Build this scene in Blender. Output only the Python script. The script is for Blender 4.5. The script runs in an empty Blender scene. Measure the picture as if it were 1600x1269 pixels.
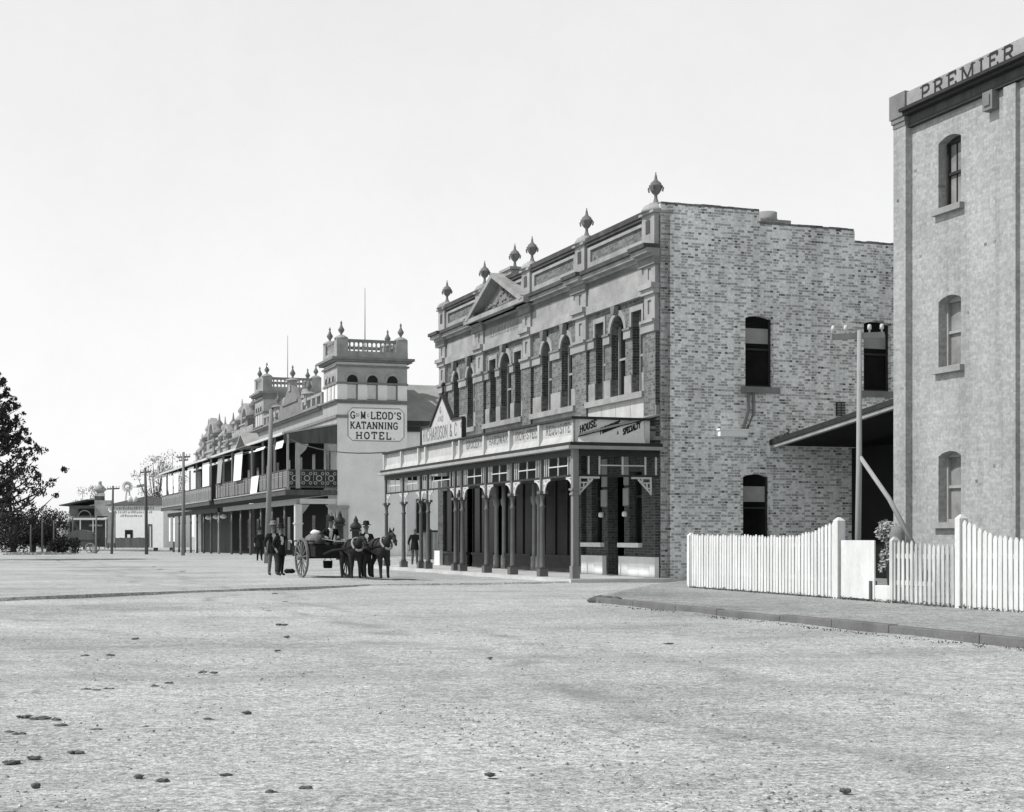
import bpy, bmesh, math, random
from mathutils import Vector, Matrix
rnd = random.Random(11)
SC = bpy.context.scene
COL = SC.collection

# ------------------------------------------------------------------ camera, sky, sun, exposure
F, HY, CX, H = 2450.0, 838.0, 800.0, 1.38          # focal length and horizon in photo pixels, eye height in metres
cd = bpy.data.cameras.new("camera"); cam = bpy.data.objects.new("camera", cd); COL.objects.link(cam)
cam.location = (0, 0, H); cam.rotation_euler = (math.pi / 2, 0, 0)
cd.sensor_fit = 'HORIZONTAL'; cd.sensor_width = 36.0; cd.lens = 36.0 * F / 1600.0
cd.shift_y = (HY - 634.5) / 1600.0; cd.clip_start = 0.1; cd.clip_end = 8000
SC.camera = cam

SUN_H = Vector((-0.958, -0.286)).normalized(); SUN_EL = math.radians(50)
world = bpy.data.worlds.new("World"); SC.world = world; world.use_nodes = True
wn = world.node_tree; bg = wn.nodes["Background"]
sky = wn.nodes.new("ShaderNodeTexSky"); sky.sky_type = 'NISHITA'; sky.sun_disc = False
sky.sun_elevation = SUN_EL; sky.sun_rotation = math.atan2(SUN_H.x, SUN_H.y)
sky.air_density = 1.0; sky.dust_density = 1.0; sky.ozone_density = 1.0
bw = wn.nodes.new("ShaderNodeRGBToBW"); wn.links.new(sky.outputs[0], bw.inputs[0])
pw = wn.nodes.new("ShaderNodeMath"); pw.operation = 'POWER'; pw.inputs[1].default_value = 0.25   # an even white overcast veil
wn.links.new(bw.outputs[0], pw.inputs[0])
tc = wn.nodes.new("ShaderNodeTexCoord"); nz = wn.nodes.new("ShaderNodeTexNoise")
SKY_LEVEL = 4.5; SKY_TOP = 0.25
nz.inputs["Scale"].default_value = 9; nz.inputs["Detail"].default_value = 12; nz.inputs["Roughness"].default_value = 0.75
wn.links.new(tc.outputs["Generated"], nz.inputs["Vector"])
mr = wn.nodes.new("ShaderNodeMapRange"); mr.inputs[1].default_value = 0.3; mr.inputs[2].default_value = 0.7
mr.inputs[3].default_value = 0.97 * SKY_LEVEL; mr.inputs[4].default_value = 1.03 * SKY_LEVEL
wn.links.new(nz.outputs["Fac"], mr.inputs[0])
ml = wn.nodes.new("ShaderNodeMath"); ml.operation = 'MULTIPLY'; wn.links.new(pw.outputs[0], ml.inputs[0]); wn.links.new(mr.outputs[0], ml.inputs[1])
el = wn.nodes.new("ShaderNodeSeparateXYZ"); wn.links.new(tc.outputs["Generated"], el.inputs[0])      # full level low down, dimmed overhead to cut the ambient light
er = wn.nodes.new("ShaderNodeMapRange"); er.inputs[1].default_value = 0.33; er.inputs[2].default_value = 0.8; er.inputs[3].default_value = 1.0; er.inputs[4].default_value = SKY_TOP
wn.links.new(el.outputs[2], er.inputs[0])
ml2 = wn.nodes.new("ShaderNodeMath"); ml2.operation = 'MULTIPLY'; wn.links.new(ml.outputs[0], ml2.inputs[0]); wn.links.new(er.outputs[0], ml2.inputs[1]); ml = ml2
cmb = wn.nodes.new("ShaderNodeCombineColor")
for i, k in enumerate((0.998, 0.998, 1.0)):
    m_ = wn.nodes.new("ShaderNodeMath"); m_.operation = 'MULTIPLY'; m_.inputs[1].default_value = k
    wn.links.new(ml.outputs[0], m_.inputs[0]); wn.links.new(m_.outputs[0], cmb.inputs[i])
wn.links.new(cmb.outputs[0], bg.inputs["Color"]); SKY_STRENGTH = 0.15; bg.inputs["Strength"].default_value = SKY_STRENGTH

sl = bpy.data.lights.new("sun", 'SUN'); sl.energy = 4.0; sl.angle = math.radians(1.5); sl.color = (1.0, 0.985, 0.96)
so = bpy.data.objects.new("sun", sl); COL.objects.link(so); so.location = (-40, -20, 60)
to_sun = Vector((SUN_H.x * math.cos(SUN_EL), SUN_H.y * math.cos(SUN_EL), math.sin(SUN_EL)))
so.rotation_euler = (-to_sun).to_track_quat('-Z', 'Y').to_euler()
SC.view_settings.view_transform = 'Standard'; SC.view_settings.look = 'None'
SC.view_settings.gamma = 1.0; SC.view_settings.exposure = 0.0
SC.cycles.max_bounces = 6; SC.cycles.transparent_max_bounces = 12

# ------------------------------------------------------------------ materials (all greys: the photograph is black and white)
def g4(v): return (v * 0.991, v * 0.999, v * 1.0, 1.0)
def newmat(name):
    m = bpy.data.materials.new(name); m.use_nodes = True
    return m, m.node_tree, m.node_tree.nodes["Principled BSDF"]
def node(nt, kind, **kw):
    n = nt.nodes.new(kind)
    for k, v in kw.items(): setattr(n, k, v)
    return n
def mth(nt, op, a, b=None, c=None):
    n = nt.nodes.new("ShaderNodeMath"); n.operation = op
    for i, x in enumerate((a, b, c)):
        if x is None: continue
        if isinstance(x, (int, float)): n.inputs[i].default_value = x
        else: nt.links.new(x, n.inputs[i])
    return n.outputs[0]
def mixc(nt, fac, a, b, blend='MIX'):
    n = nt.nodes.new("ShaderNodeMix"); n.data_type = 'RGBA'; n.blend_type = blend
    for s, x in ((n.inputs[0], fac), (n.inputs[6], a), (n.inputs[7], b)):
        if isinstance(x, (int, float)): s.default_value = x
        elif isinstance(x, tuple): s.default_value = x
        else: nt.links.new(x, s)
    return n.outputs[2]
def ramp(nt, fac, stops):
    n = nt.nodes.new("ShaderNodeValToRGB"); e = n.color_ramp.elements
    while len(e) < len(stops): e.new(0.5)
    for i, (p, v) in enumerate(stops):
        e[i].position = p; e[i].color = g4(v) if not isinstance(v, tuple) else v
    nt.links.new(fac, n.inputs[0]); return n.outputs[0]
def noise(nt, vec, scale, detail=6, rough=0.6):
    n = nt.nodes.new("ShaderNodeTexNoise"); n.inputs["Scale"].default_value = scale
    n.inputs["Detail"].default_value = detail; n.inputs["Roughness"].default_value = rough
    if vec is not None: nt.links.new(vec, n.inputs["Vector"])
    return n.outputs["Fac"]
def bumpn(nt, h, strength, dist, bsdf):
    b = nt.nodes.new("ShaderNodeBump"); b.inputs["Strength"].default_value = strength; b.inputs["Distance"].default_value = dist
    nt.links.new(h, b.inputs["Height"]); nt.links.new(b.outputs[0], bsdf.inputs["Normal"])
def coords(nt, scale=None):
    t = nt.nodes.new("ShaderNodeTexCoord")
    if scale is None: return t.outputs["Object"]
    m = nt.nodes.new("ShaderNodeMapping"); m.inputs["Scale"].default_value = scale
    nt.links.new(t.outputs["Object"], m.inputs[0]); return m.outputs[0]
def plain(name, v, var=0.14, scale=2.5, rough=0.85, bump=0.0, bscale=40, spec=0.2, stretch=None, fine=0.08):
    m, nt, b = newmat(name); vec = coords(nt, stretch)
    n1 = noise(nt, vec, scale); n2 = noise(nt, vec, scale * 14, 3)
    c1 = ramp(nt, n1, [(0.28, v * (1 - var)), (0.72, min(0.95, v * (1 + var)))])
    c2 = ramp(nt, n2, [(0.3, 1 - fine), (0.7, 1 + fine)])
    nt.links.new(mixc(nt, 1.0, c1, c2, 'MULTIPLY'), b.inputs["Base Color"])
    b.inputs["Roughness"].default_value = rough; b.inputs["Specular IOR Level"].default_value = spec
    if bump: bumpn(nt, noise(nt, vec, bscale, 5), bump, 0.02, b)
    return m
def bricks(name, lo, hi, mortar, dark_frac, dark, bwid=0.235, bhei=0.086, mw=0.012, stain=0.18, lumpy=0.12):
    """brickwork: every brick its own tone, mortar joints recessed; u = x + y works on any wall parallel to an axis"""
    m, nt, b = newmat(name); t = coords(nt)
    s = node(nt, "ShaderNodeSeparateXYZ"); nt.links.new(t, s.inputs[0])
    wob = mth(nt, 'MULTIPLY', mth(nt, 'SUBTRACT', noise(nt, t, 1.7, 4), 0.5), 0.035)
    u = mth(nt, 'ADD', s.outputs[0], s.outputs[1]); z = mth(nt, 'ADD', s.outputs[2], wob)
    rz = mth(nt, 'DIVIDE', z, bhei); row = mth(nt, 'FLOOR', rz); fz = mth(nt, 'SUBTRACT', rz, row)
    odd = mth(nt, 'MODULO', mth(nt, 'ADD', row, 1000), 2)
    uu = mth(nt, 'ADD', mth(nt, 'MULTIPLY', mth(nt, 'DIVIDE', u, bwid), mth(nt, 'ADD', 1.0, odd)), mth(nt, 'MULTIPLY', odd, 0.25))   # courses of stretchers and headers in turn
    cell = mth(nt, 'FLOOR', uu); fu = mth(nt, 'SUBTRACT', uu, cell)
    cv = node(nt, "ShaderNodeCombineXYZ"); nt.links.new(cell, cv.inputs[0]); nt.links.new(row, cv.inputs[1])
    w = node(nt, "ShaderNodeTexWhiteNoise", noise_dimensions='2D'); nt.links.new(cv.outputs[0], w.inputs["Vector"])
    wv = mth(nt, 'ADD', mth(nt, 'MULTIPLY', w.outputs["Value"], mth(nt, 'SUBTRACT', 1.0, mth(nt, 'MULTIPLY', mth(nt, 'SUBTRACT', 1.0, odd), dark_frac * 1.1))), mth(nt, 'MULTIPLY', mth(nt, 'SUBTRACT', 1.0, odd), dark_frac * 1.1))
    lump = noise(nt, t, 1.6, 7, 0.75); wv = mth(nt, 'ADD', wv, mth(nt, 'MULTIPLY', mth(nt, 'SUBTRACT', lump, 0.5), lumpy))
    md = (lo + hi) / 2
    col = ramp(nt, wv, [(0.0, dark * 0.8), (max(0.001, dark_frac), dark * 1.2), (dark_frac + 0.004, lo), (0.42, lo * .6 + md * .4), (0.55, md * .5 + hi * .5), (0.99, hi)])
    mu = mth(nt, 'LESS_THAN', mth(nt, 'MINIMUM', fu, mth(nt, 'SUBTRACT', 1.0, fu)), mw * 0.5 / bwid)
    mz = mth(nt, 'LESS_THAN', mth(nt, 'MINIMUM', fz, mth(nt, 'SUBTRACT', 1.0, fz)), mw * 0.5 / bhei)
    mk = mth(nt, 'MAXIMUM', mu, mz)
    c = mixc(nt, mk, col, g4(mortar))
    st = ramp(nt, noise(nt, t, 0.45, 7, 0.65), [(0.3, 1 - stain), (0.7, 1 + stain)])
    mp = node(nt, "ShaderNodeMapping"); mp.inputs["Scale"].default_value = (1.6, 1.6, 0.13); nt.links.new(t, mp.inputs[0])
    sk = ramp(nt, noise(nt, mp.outputs[0], 1.0, 6, 0.7), [(0.36, 1 - stain * 1.3), (0.52, 1.0), (0.75, 1 + stain * .4)])
    c = mixc(nt, 1.0, c, sk, 'MULTIPLY')
    st2 = ramp(nt, noise(nt, t, 11, 5, .7), [(0.3, 0.78), (0.7, 1.2)])
    c = mixc(nt, 1.0, mixc(nt, 1.0, c, st, 'MULTIPLY'), st2, 'MULTIPLY')
    nt.links.new(c, b.inputs["Base Color"]); b.inputs["Roughness"].default_value = 0.9
    b.inputs["Specular IOR Level"].default_value = 0.15
    hgt = mth(nt, 'ADD', mth(nt, 'MULTIPLY', mth(nt, 'SUBTRACT', 1.0, mk), 1.0), mth(nt, 'MULTIPLY', noise(nt, t, 30, 4), 0.6))
    bumpn(nt, hgt, 0.6, 0.008, b)
    return m
def glass(name, v=0.012, rough=0.12, spec=0.12):
    m, nt, b = newmat(name); vec = coords(nt)
    nt.links.new(ramp(nt, noise(nt, vec, 1.3), [(0.3, v * 0.6), (0.7, v * 1.5)]), b.inputs["Base Color"])
    b.inputs["Roughness"].default_value = rough; b.inputs["Specular IOR Level"].default_value = spec
    bumpn(nt, noise(nt, vec, 3.0, 2), 0.15, 0.01, b)
    return m
def clear_glass(name):
    m, nt, b = newmat(name); out = nt.nodes["Material Output"]
    tr = node(nt, "ShaderNodeBsdfTransparent"); tr.inputs[0].default_value = (0.8, 0.82, 0.82, 1)
    gl = node(nt, "ShaderNodeBsdfGlossy"); gl.inputs["Roughness"].default_value = 0.05; gl.inputs[0].default_value = (0.8, 0.8, 0.8, 1)
    fr = node(nt, "ShaderNodeFresnel"); fr.inputs[0].default_value = 1.3
    mx = node(nt, "ShaderNodeMixShader"); nt.links.new(fr.outputs[0], mx.inputs[0]); nt.links.new(tr.outputs[0], mx.inputs[1]); nt.links.new(gl.outputs[0], mx.inputs[2])
    nt.links.new(mx.outputs[0], out.inputs[0]); return m

def ground_mat(name, v, streak, pebble=0.5, tracks=False):
    m, nt, b = newmat(name); t = coords(nt)
    mp = node(nt, "ShaderNodeMapping"); mp.inputs["Rotation"].default_value = (0, 0, math.radians(-8)); mp.inputs["Scale"].default_value = streak
    nt.links.new(t, mp.inputs[0])
    a = ramp(nt, noise(nt, mp.outputs[0], 0.22, 8, 0.62), [(0.32, v * 0.72), (0.48, v * 0.95), (0.68, v * 1.16)])
    a2 = ramp(nt, noise(nt, mp.outputs[0], 1.7, 6, 0.7), [(0.28, 0.83), (0.55, 1.02), (0.8, 1.1)])
    a3 = ramp(nt, noise(nt, t, 16, 8, 0.8), [(0.36, 0.4), (0.5, 1.0), (0.64, 1.45)])
    a5 = ramp(nt, noise(nt, mp.outputs[0], 4.5, 5, 0.7), [(0.32, 0.78), (0.5, 1.0), (0.7, 1.14)])
    vo = node(nt, "ShaderNodeTexVoronoi"); vo.inputs["Scale"].default_value = 7; vo.inputs["Randomness"].default_value = 1; nt.links.new(t, vo.inputs["Vector"])
    a4 = ramp(nt, vo.outputs["Distance"], [(0.05, 0.72), (0.13, 1.0)])
    a6 = ramp(nt, noise(nt, t, 48, 4, 0.8), [(0.36, 0.45), (0.5, 1.0), (0.64, 1.5)])
    gate = ramp(nt, noise(nt, t, 0.7, 4), [(0.5, (0, 0, 0, 1)), (0.62, (1, 1, 1, 1))])
    c = mixc(nt, 1.0, mixc(nt, 1.0, mixc(nt, 1.0, a, a2, 'MULTIPLY'), a3, 'MULTIPLY'), a5, 'MULTIPLY')
    c = mixc(nt, 1.0, c, a6, 'MULTIPLY')
    if tracks:                                                            # worn wheel tracks along and across the street
        s3 = node(nt, "ShaderNodeSeparateXYZ"); nt.links.new(t, s3.inputs[0])
        for ax, ay, off, wd, amp in ((.942, .336, -1.5, .13, .2), (.942, .336, 0.0, .13, .2), (.942, .336, 5.6, .16, .24), (.942, .336, 7.1, .16, .24), (.8, .6, 9.2, .2, .16), (.8, .6, 10.8, .2, .16), (-.2, .98, 20.2, .5, .16), (-.25, .97, 15.6, .3, .14), (-.25, .97, 17.0, .3, .14), (-.1, .99, 26.5, .5, .12)):
            q = mth(nt, 'ADD', mth(nt, 'MULTIPLY', s3.outputs[0], ax), mth(nt, 'MULTIPLY', s3.outputs[1], ay))
            q = mth(nt, 'ADD', q, mth(nt, 'MULTIPLY', mth(nt, 'SUBTRACT', noise(nt, t, 0.12, 3), 0.5), 5.0))
            d = mth(nt, 'ABSOLUTE', mth(nt, 'SUBTRACT', q, off)); g = mth(nt, 'SUBTRACT', 1.0, mth(nt, 'MINIMUM', 1.0, mth(nt, 'DIVIDE', d, wd * 1.8)))
            g = mth(nt, 'MULTIPLY', mth(nt, 'MULTIPLY', g, amp * 3.0), mth(nt, 'MINIMUM', 1.0, mth(nt, 'MAXIMUM', 0.0, mth(nt, 'MULTIPLY', mth(nt, 'SUBTRACT', noise(nt, t, 0.5 + off * .01, 5, .7), 0.4), 4.5))))
            c = mixc(nt, g, c, g4(v * .45))
    c = mixc(nt, mth(nt, 'MULTIPLY', gate, pebble), c, mixc(nt, 1.0, c, a4, 'MULTIPLY'))
    nt.links.new(c, b.inputs["Base Color"]); b.inputs["Roughness"].default_value = 0.95; b.inputs["Specular IOR Level"].default_value = 0.1
    h = mth(nt, 'ADD', mth(nt, 'MULTIPLY', noise(nt, mp.outputs[0], 1.3, 8, 0.65), 2.0), noise(nt, t, 25, 4, 0.7))
    bumpn(nt, h, 0.45, 0.02, b); return m

M = {}
M['ground'] = ground_mat('sandy_road', 0.455, (0.85, 1.25, 1), 0.6, True)
M['path'] = ground_mat('gravel_path', 0.33, (1, 1, 1), 0.8)
M['path_edge'] = ground_mat('worn_path_edge', 0.39, (1, 1, 1), 0.8)
M['slab'] = plain('store_pavement', 0.5, 0.15, 0.9, 0.9, 0.3, 25)
M['kerb'] = plain('kerb_stone', 0.15, 0.25, 1.5, 0.9, 0.4, 20)
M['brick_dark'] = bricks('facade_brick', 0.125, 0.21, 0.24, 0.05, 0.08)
M['brick_jamb_shade'] = bricks('shaded_reveal_brick', 0.05, 0.09, 0.24, 0.0, 0.05)  # darker copy of the facade brick: shade painted on sides turned from the sun
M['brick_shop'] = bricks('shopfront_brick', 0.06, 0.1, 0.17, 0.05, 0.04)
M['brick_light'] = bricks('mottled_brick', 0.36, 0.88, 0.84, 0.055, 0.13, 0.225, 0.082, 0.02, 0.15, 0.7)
M['brick_mill'] = bricks('mill_brick', 0.335, 0.4, 0.38, 0.003, 0.2, 0.235, 0.086, 0.008, 0.13, 0.06)
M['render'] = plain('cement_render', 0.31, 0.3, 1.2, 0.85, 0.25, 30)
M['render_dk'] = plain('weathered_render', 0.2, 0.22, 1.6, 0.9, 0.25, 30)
M['coping'] = plain('sooty_coping', 0.075, 0.35, 1.8, 0.9, 0.25, 30)
M['urn'] = plain('urn_stone', 0.17, 0.3, 4, 0.9, 0.2, 40)
M['white'] = plain('white_paint', 0.74, 0.07, 2.0, 0.7, 0.1, 40)
M['whitewash'] = plain('whitewashed_plaster', 0.76, 0.1, 0.8, 0.9, 0.25, 18)
M['cream'] = plain('pale_paint', 0.56, 0.1, 2.0, 0.7, 0.1)
M['trim'] = plain('grey_trim_paint', 0.33, 0.15, 2.5, 0.6, 0.1)
M['trim_dk'] = plain('dark_trim_paint', 0.035, 0.25, 3, 0.6, 0.1)
M['iron'] = plain('iron_column_paint', 0.11, 0.2, 3, 0.5, 0.1, spec=0.4)
M['black'] = plain('interior_dark', 0.012, 0.3, 1, 0.95)  # near-black that stands in for shade indoors and under roofs
M['glass'] = glass('window_glass')
M['glass_pale'] = glass('pale_window_glass', 0.25, 0.15)
M['glass_shop'] = glass('shop_window_glass', 0.008, 0.15, 0.06)
M['text'] = plain('sign_paint', 0.035, 0.3, 6, 0.7)
M['text_mid'] = plain('faded_sign_paint', 0.16, 0.35, 6, 0.8)
M['board'] = plain('weathered_sign_board', 0.47, 0.16, 2.2, 0.8)
M['roof'] = plain('galvanised_roof', 0.34, 0.18, 1.2, 0.6, 0.2, 8, 0.4)
M['wood'] = plain('weathered_timber', 0.34, 0.25, 3, 0.9, 0.5, 25, 0.2, (1, 1, 0.15))
M['wood_dk'] = plain('dark_timber', 0.09, 0.3, 3, 0.9, 0.4, 25, 0.2, (1, 1, 0.15))
M['picket'] = plain('limewashed_picket', 0.68, 0.14, 3, 0.9, 0.2, 25, 0.2, (1, 1, 0.25))
M['picket_old'] = plain('weathered_picket', 0.55, 0.35, 3.5, 0.95, 0.4, 25, 0.2, (1, 1, 0.2))
M['pole'] = plain('pole_timber', 0.23, 0.2, 3, 0.9, 0.4, 30, 0.2, (1, 1, 0.1))
M['pole_pale'] = plain('pale_pole_paint', 0.33, 0.15, 3, 0.9, 0.3, 30, 0.2, (1, 1, 0.1))
M['pole_dk'] = plain('dark_pole_timber', 0.11, 0.3, 3, 0.9, 0.4, 30, 0.2, (1, 1, 0.1))
M["dung"] = plain("dung", 0.13, 0.4, 20, 1.0, 0.8, 60)
M['board_end'] = plain('pale_end_board', 0.8, 0.1, 2, 0.8)
M['tower_mid'] = plain('tower_plaster', 0.34, 0.15, 1.0, 0.9, 0.2, 20)
M['leaf'] = plain('dark_needles', 0.035, 0.45, 1.2, 0.9)
M['leaf_far'] = plain('hazed_gum_leaves', 0.36, 0.35, 1.2, 0.9)  # leaf tone paled to stand in for haze over the distance
M['bark'] = plain('bark', 0.1, 0.3, 3, 0.95, 0.5, 25)
M['sand'] = plain('dry_pale_grass', 0.42, 0.2, 3, 0.95)
M['vine'] = plain('dry_creeper', 0.36, 0.4, 6, 0.95)
M['coat'] = plain('dark_cloth', 0.018, 0.35, 9, 0.95)
M['trousers'] = plain('grey_cloth', 0.12, 0.3, 9, 0.95)
M['shirt'] = plain('white_cloth', 0.72, 0.1, 9, 0.9)
M['skin'] = plain('skin', 0.2, 0.15, 8, 0.6)
M['hat'] = plain('grey_felt', 0.2, 0.2, 9, 0.9)
M['horse'] = plain('horse_coat', 0.01, 0.4, 4, 0.65, 0.0, 40, 0.35)
M['horse_b'] = plain('horse_coat_brown', 0.016, 0.4, 4, 0.65, 0.0, 40, 0.35)
M['strap'] = plain('harness_leather', 0.3, 0.2, 9, 0.7)
M['cart'] = plain('cart_boards', 0.016, 0.3, 5, 0.85)
M['wheel'] = plain('wheel_paint', 0.17, 0.25, 8, 0.8)
M['sack'] = plain('sackcloth', 0.17, 0.3, 9, 0.95, 0.5, 40)
M['canvas'] = plain('white_canvas', 0.85, 0.05, 4, 0.9)
M['metal'] = plain('galvanised_metal', 0.35, 0.2, 3, 0.5, 0.1, 30, 0.5)

# ------------------------------------------------------------------ mesh helpers
class MB:
    """collects shapes in one bmesh; T maps (u, d, z) wall coordinates to local x, y, z"""
    def __init__(s, T=None): s.bm = bmesh.new(); s.T = T; s.mi = 0
    def v(s, p): return s.bm.verts.new(s.T(*p) if s.T else p)
    def face(s, pts):
        f = s.bm.faces.new([s.v(p) for p in pts]); f.material_index = s.mi; return f
    def hexa(s, a, b):
        va = [s.v(p) for p in a]; vb = [s.v(p) for p in b]; n = len(va)
        fs = [s.bm.faces.new(va), s.bm.faces.new(vb[::-1])]
        for i in range(n): fs.append(s.bm.faces.new((va[i], vb[i], vb[(i + 1) % n], va[(i + 1) % n])))
        for f in fs: f.material_index = s.mi
    def box(s, x0, x1, y0, y1, z0, z1):
        s.hexa([(x0, y0, z0), (x1, y0, z0), (x1, y1, z0), (x0, y1, z0)], [(x0, y0, z1), (x1, y0, z1), (x1, y1, z1), (x0, y1, z1)])
    def prism(s, pts, y0, y1):      # polygon in (x, z) pushed along y
        s.hexa([(p[0], y0, p[1]) for p in pts], [(p[0], y1, p[1]) for p in pts])
    def prismx(s, pts, x0, x1):     # polygon in (y, z) pushed along x
        s.hexa([(x0, p[0], p[1]) for p in pts], [(x1, p[0], p[1]) for p in pts])
    def prismz(s, pts, z0, z1):
        s.hexa([(p[0], p[1], z0) for p in pts], [(p[0], p[1], z1) for p in pts])
    def lathe(s, cx, cy, prof, n=12, z0=0.0, smooth=True):
        rings = []
        for r, z in prof:
            r = max(r, 0.002)
            rings.append([s.v((cx + r * math.cos(2 * math.pi * k / n), cy + r * math.sin(2 * math.pi * k / n), z0 + z)) for k in range(n)])
        for a, b in zip(rings, rings[1:]):
            for k in range(n):
                f = s.bm.faces.new((a[k], a[(k + 1) % n], b[(k + 1) % n], b[k])); f.material_index = s.mi; f.smooth = smooth
        for f in (s.bm.faces.new(rings[0][::-1]), s.bm.faces.new(rings[-1])): f.material_index = s.mi
    def tube(s, pts, radii, n=8):
        """a bar through the points; radii one number or one per point"""
        pts = [Vector(p) for p in pts]
        if isinstance(radii, (int, float)): radii = [radii] * len(pts)
        rings = []
        for i, p in enumerate(pts):
            d = (pts[min(i + 1, len(pts) - 1)] - pts[max(i - 1, 0)]).normalized()
            a = d.orthogonal().normalized() if abs(d.z) < 0.95 else Vector((1, 0, 0)).cross(d).normalized()
            b = d.cross(a)
            rings.append([s.v(tuple(p + (a * math.cos(2 * math.pi * k / n) + b * math.sin(2 * math.pi * k / n)) * radii[i])) for k in range(n)])
        for r0, r1 in zip(rings, rings[1:]):
            for k in range(n):
                f = s.bm.faces.new((r0[k], r0[(k + 1) % n], r1[(k + 1) % n], r1[k])); f.material_index = s.mi; f.smooth = n > 5
        for f in (s.bm.faces.new(rings[0][::-1]), s.bm.faces.new(rings[-1])): f.material_index = s.mi
    def arch_band(s, uc, zs, r0, r1, d0, d1, n=14, a0=0.0, a1=math.pi):
        for k in range(n):
            t0 = a0 + (a1 - a0) * k / n; t1 = a0 + (a1 - a0) * (k + 1) / n
            q = [(uc + r * math.cos(t), zs + r * math.sin(t)) for r, t in ((r0, t0), (r1, t0), (r1, t1), (r0, t1))]
            s.prism(q, d0, d1)
    def blob(s, c, r, seed=0, n=1, flat=1.0, jit=0.25):
        rr = random.Random(seed); m = Matrix.Translation(c) @ Matrix.Diagonal((r[0], r[1], r[2], 1))
        g = bmesh.ops.create_icosphere(s.bm, subdivisions=n, radius=1.0, matrix=Matrix())
        for v in g['verts']:
            v.co = m @ (v.co * (1 + rr.uniform(-jit, jit)))
        for v in g['verts']:
            for f in v.link_faces: f.material_index = s.mi; f.smooth = True
    def build(s, name, mats, parent=None, loc=None, bevel=0.0):
        bmesh.ops.recalc_face_normals(s.bm, faces=s.bm.faces)
        me = bpy.data.meshes.new(name); s.bm.to_mesh(me); s.bm.free()
        for m in (mats if isinstance(mats, (list, tuple)) else [mats]): me.materials.append(M[m] if isinstance(m, str) else m)
        o = bpy.data.objects.new(name, me); COL.objects.link(o)
        if parent: o.parent = parent
        if loc: o.location = loc
        if bevel:
            b = o.modifiers.new("bevel", 'BEVEL'); b.width = bevel; b.segments = 2; b.limit_method = 'ANGLE'
        return o

def build_each(mb, name, mats, parent=None):
    """every separate piece in the bmesh becomes an object of its own under the same name"""
    bm = mb.bm; bm.verts.index_update(); seen = set(); out = []
    for v0 in list(bm.verts):
        if v0 in seen: continue
        st, isl = [v0], []
        seen.add(v0)
        while st:
            v = st.pop(); isl.append(v)
            for e in v.link_edges:
                w = e.other_vert(v)
                if w not in seen: seen.add(w); st.append(w)
        m2 = MB(); mp = {v: m2.bm.verts.new(v.co) for v in isl}; ss = set(isl)
        for f in {f for v in isl for f in v.link_faces}:
            g = m2.bm.faces.new([mp[v] for v in f.verts]); g.smooth = f.smooth; g.material_index = f.material_index
        out.append(m2.build(name, mats, parent))
    bm.free(); return out

def wall(mb, u0, u1, z0, z1, d0, d1, ops=()):
    """a wall with openings (ua, ub, za, zb, rise); rise > 0 gives an arched head that springs at zb - rise"""
    us = sorted({u0, u1, *[o[0] for o in ops], *[o[1] for o in ops]})
    for a, b in zip(us, us[1:]):
        if b - a < 1e-6: continue
        cuts = sorted((o[2], o[3] + (0.06 if o[4] else 0)) for o in ops if o[0] < (a + b) / 2 < o[1]); z = z0
        for ca, cb in cuts:
            if ca > z + 1e-6: mb.box(a, b, d0, d1, z, ca)
            z = cb
        if z1 > z + 1e-6: mb.box(a, b, d0, d1, z, z1)
    for ua, ub, za, zb, rise in ops:
        if not rise: continue
        uc, hw, zs = (ua + ub) / 2, (ub - ua) / 2, zb - rise
        n = 14
        if rise >= hw - 1e-3: arc = [(uc + hw * math.cos(math.pi * k / n), zs + rise * math.sin(math.pi * k / n)) for k in range(n + 1)]
        else:
            R_ = (hw * hw + rise * rise) / (2 * rise); th = math.asin(hw / R_)
            arc = [(uc + R_ * math.sin(th - 2 * th * k / n), zb - R_ + R_ * math.cos(th - 2 * th * k / n)) for k in range(n + 1)]
        mb.prism([(ua, zb + 0.06), (ub, zb + 0.06)] + arc, d0, d1)
def side(u, d, z): return (-d, -u, z)      # a wall on the plane x = 0 that faces -x; u runs to the right as one looks at it

def empty(name, loc, rz=0.0):
    o = bpy.data.objects.new(name, None); COL.objects.link(o); o.location = loc; o.rotation_euler = (0, 0, rz); o.empty_display_size = 0.3
    return o
def tag(o, label=None, cat=None, group=None, kind=None):
    if label: o['label'] = label
    if cat: o['category'] = cat
    if group: o['group'] = group
    if kind: o['kind'] = kind
    return o
def copy_tree(o, parent=None):
    c = o.copy(); COL.objects.link(c)
    if parent: c.parent = parent
    for ch in list(o.children): copy_tree(ch, c)
    return c
def fall(Y): return -0.45 * min(1.0, max(0.0, (Y - 105) / 80))          # the street falls gently beyond the hotel corner
def W(px, Y, z=None): return ((px - CX) / F * Y, Y, fall(Y) if z is None else z)
def frame(vp):
    t = (CX - vp) / F; return math.atan2(1.0, -t)

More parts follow.
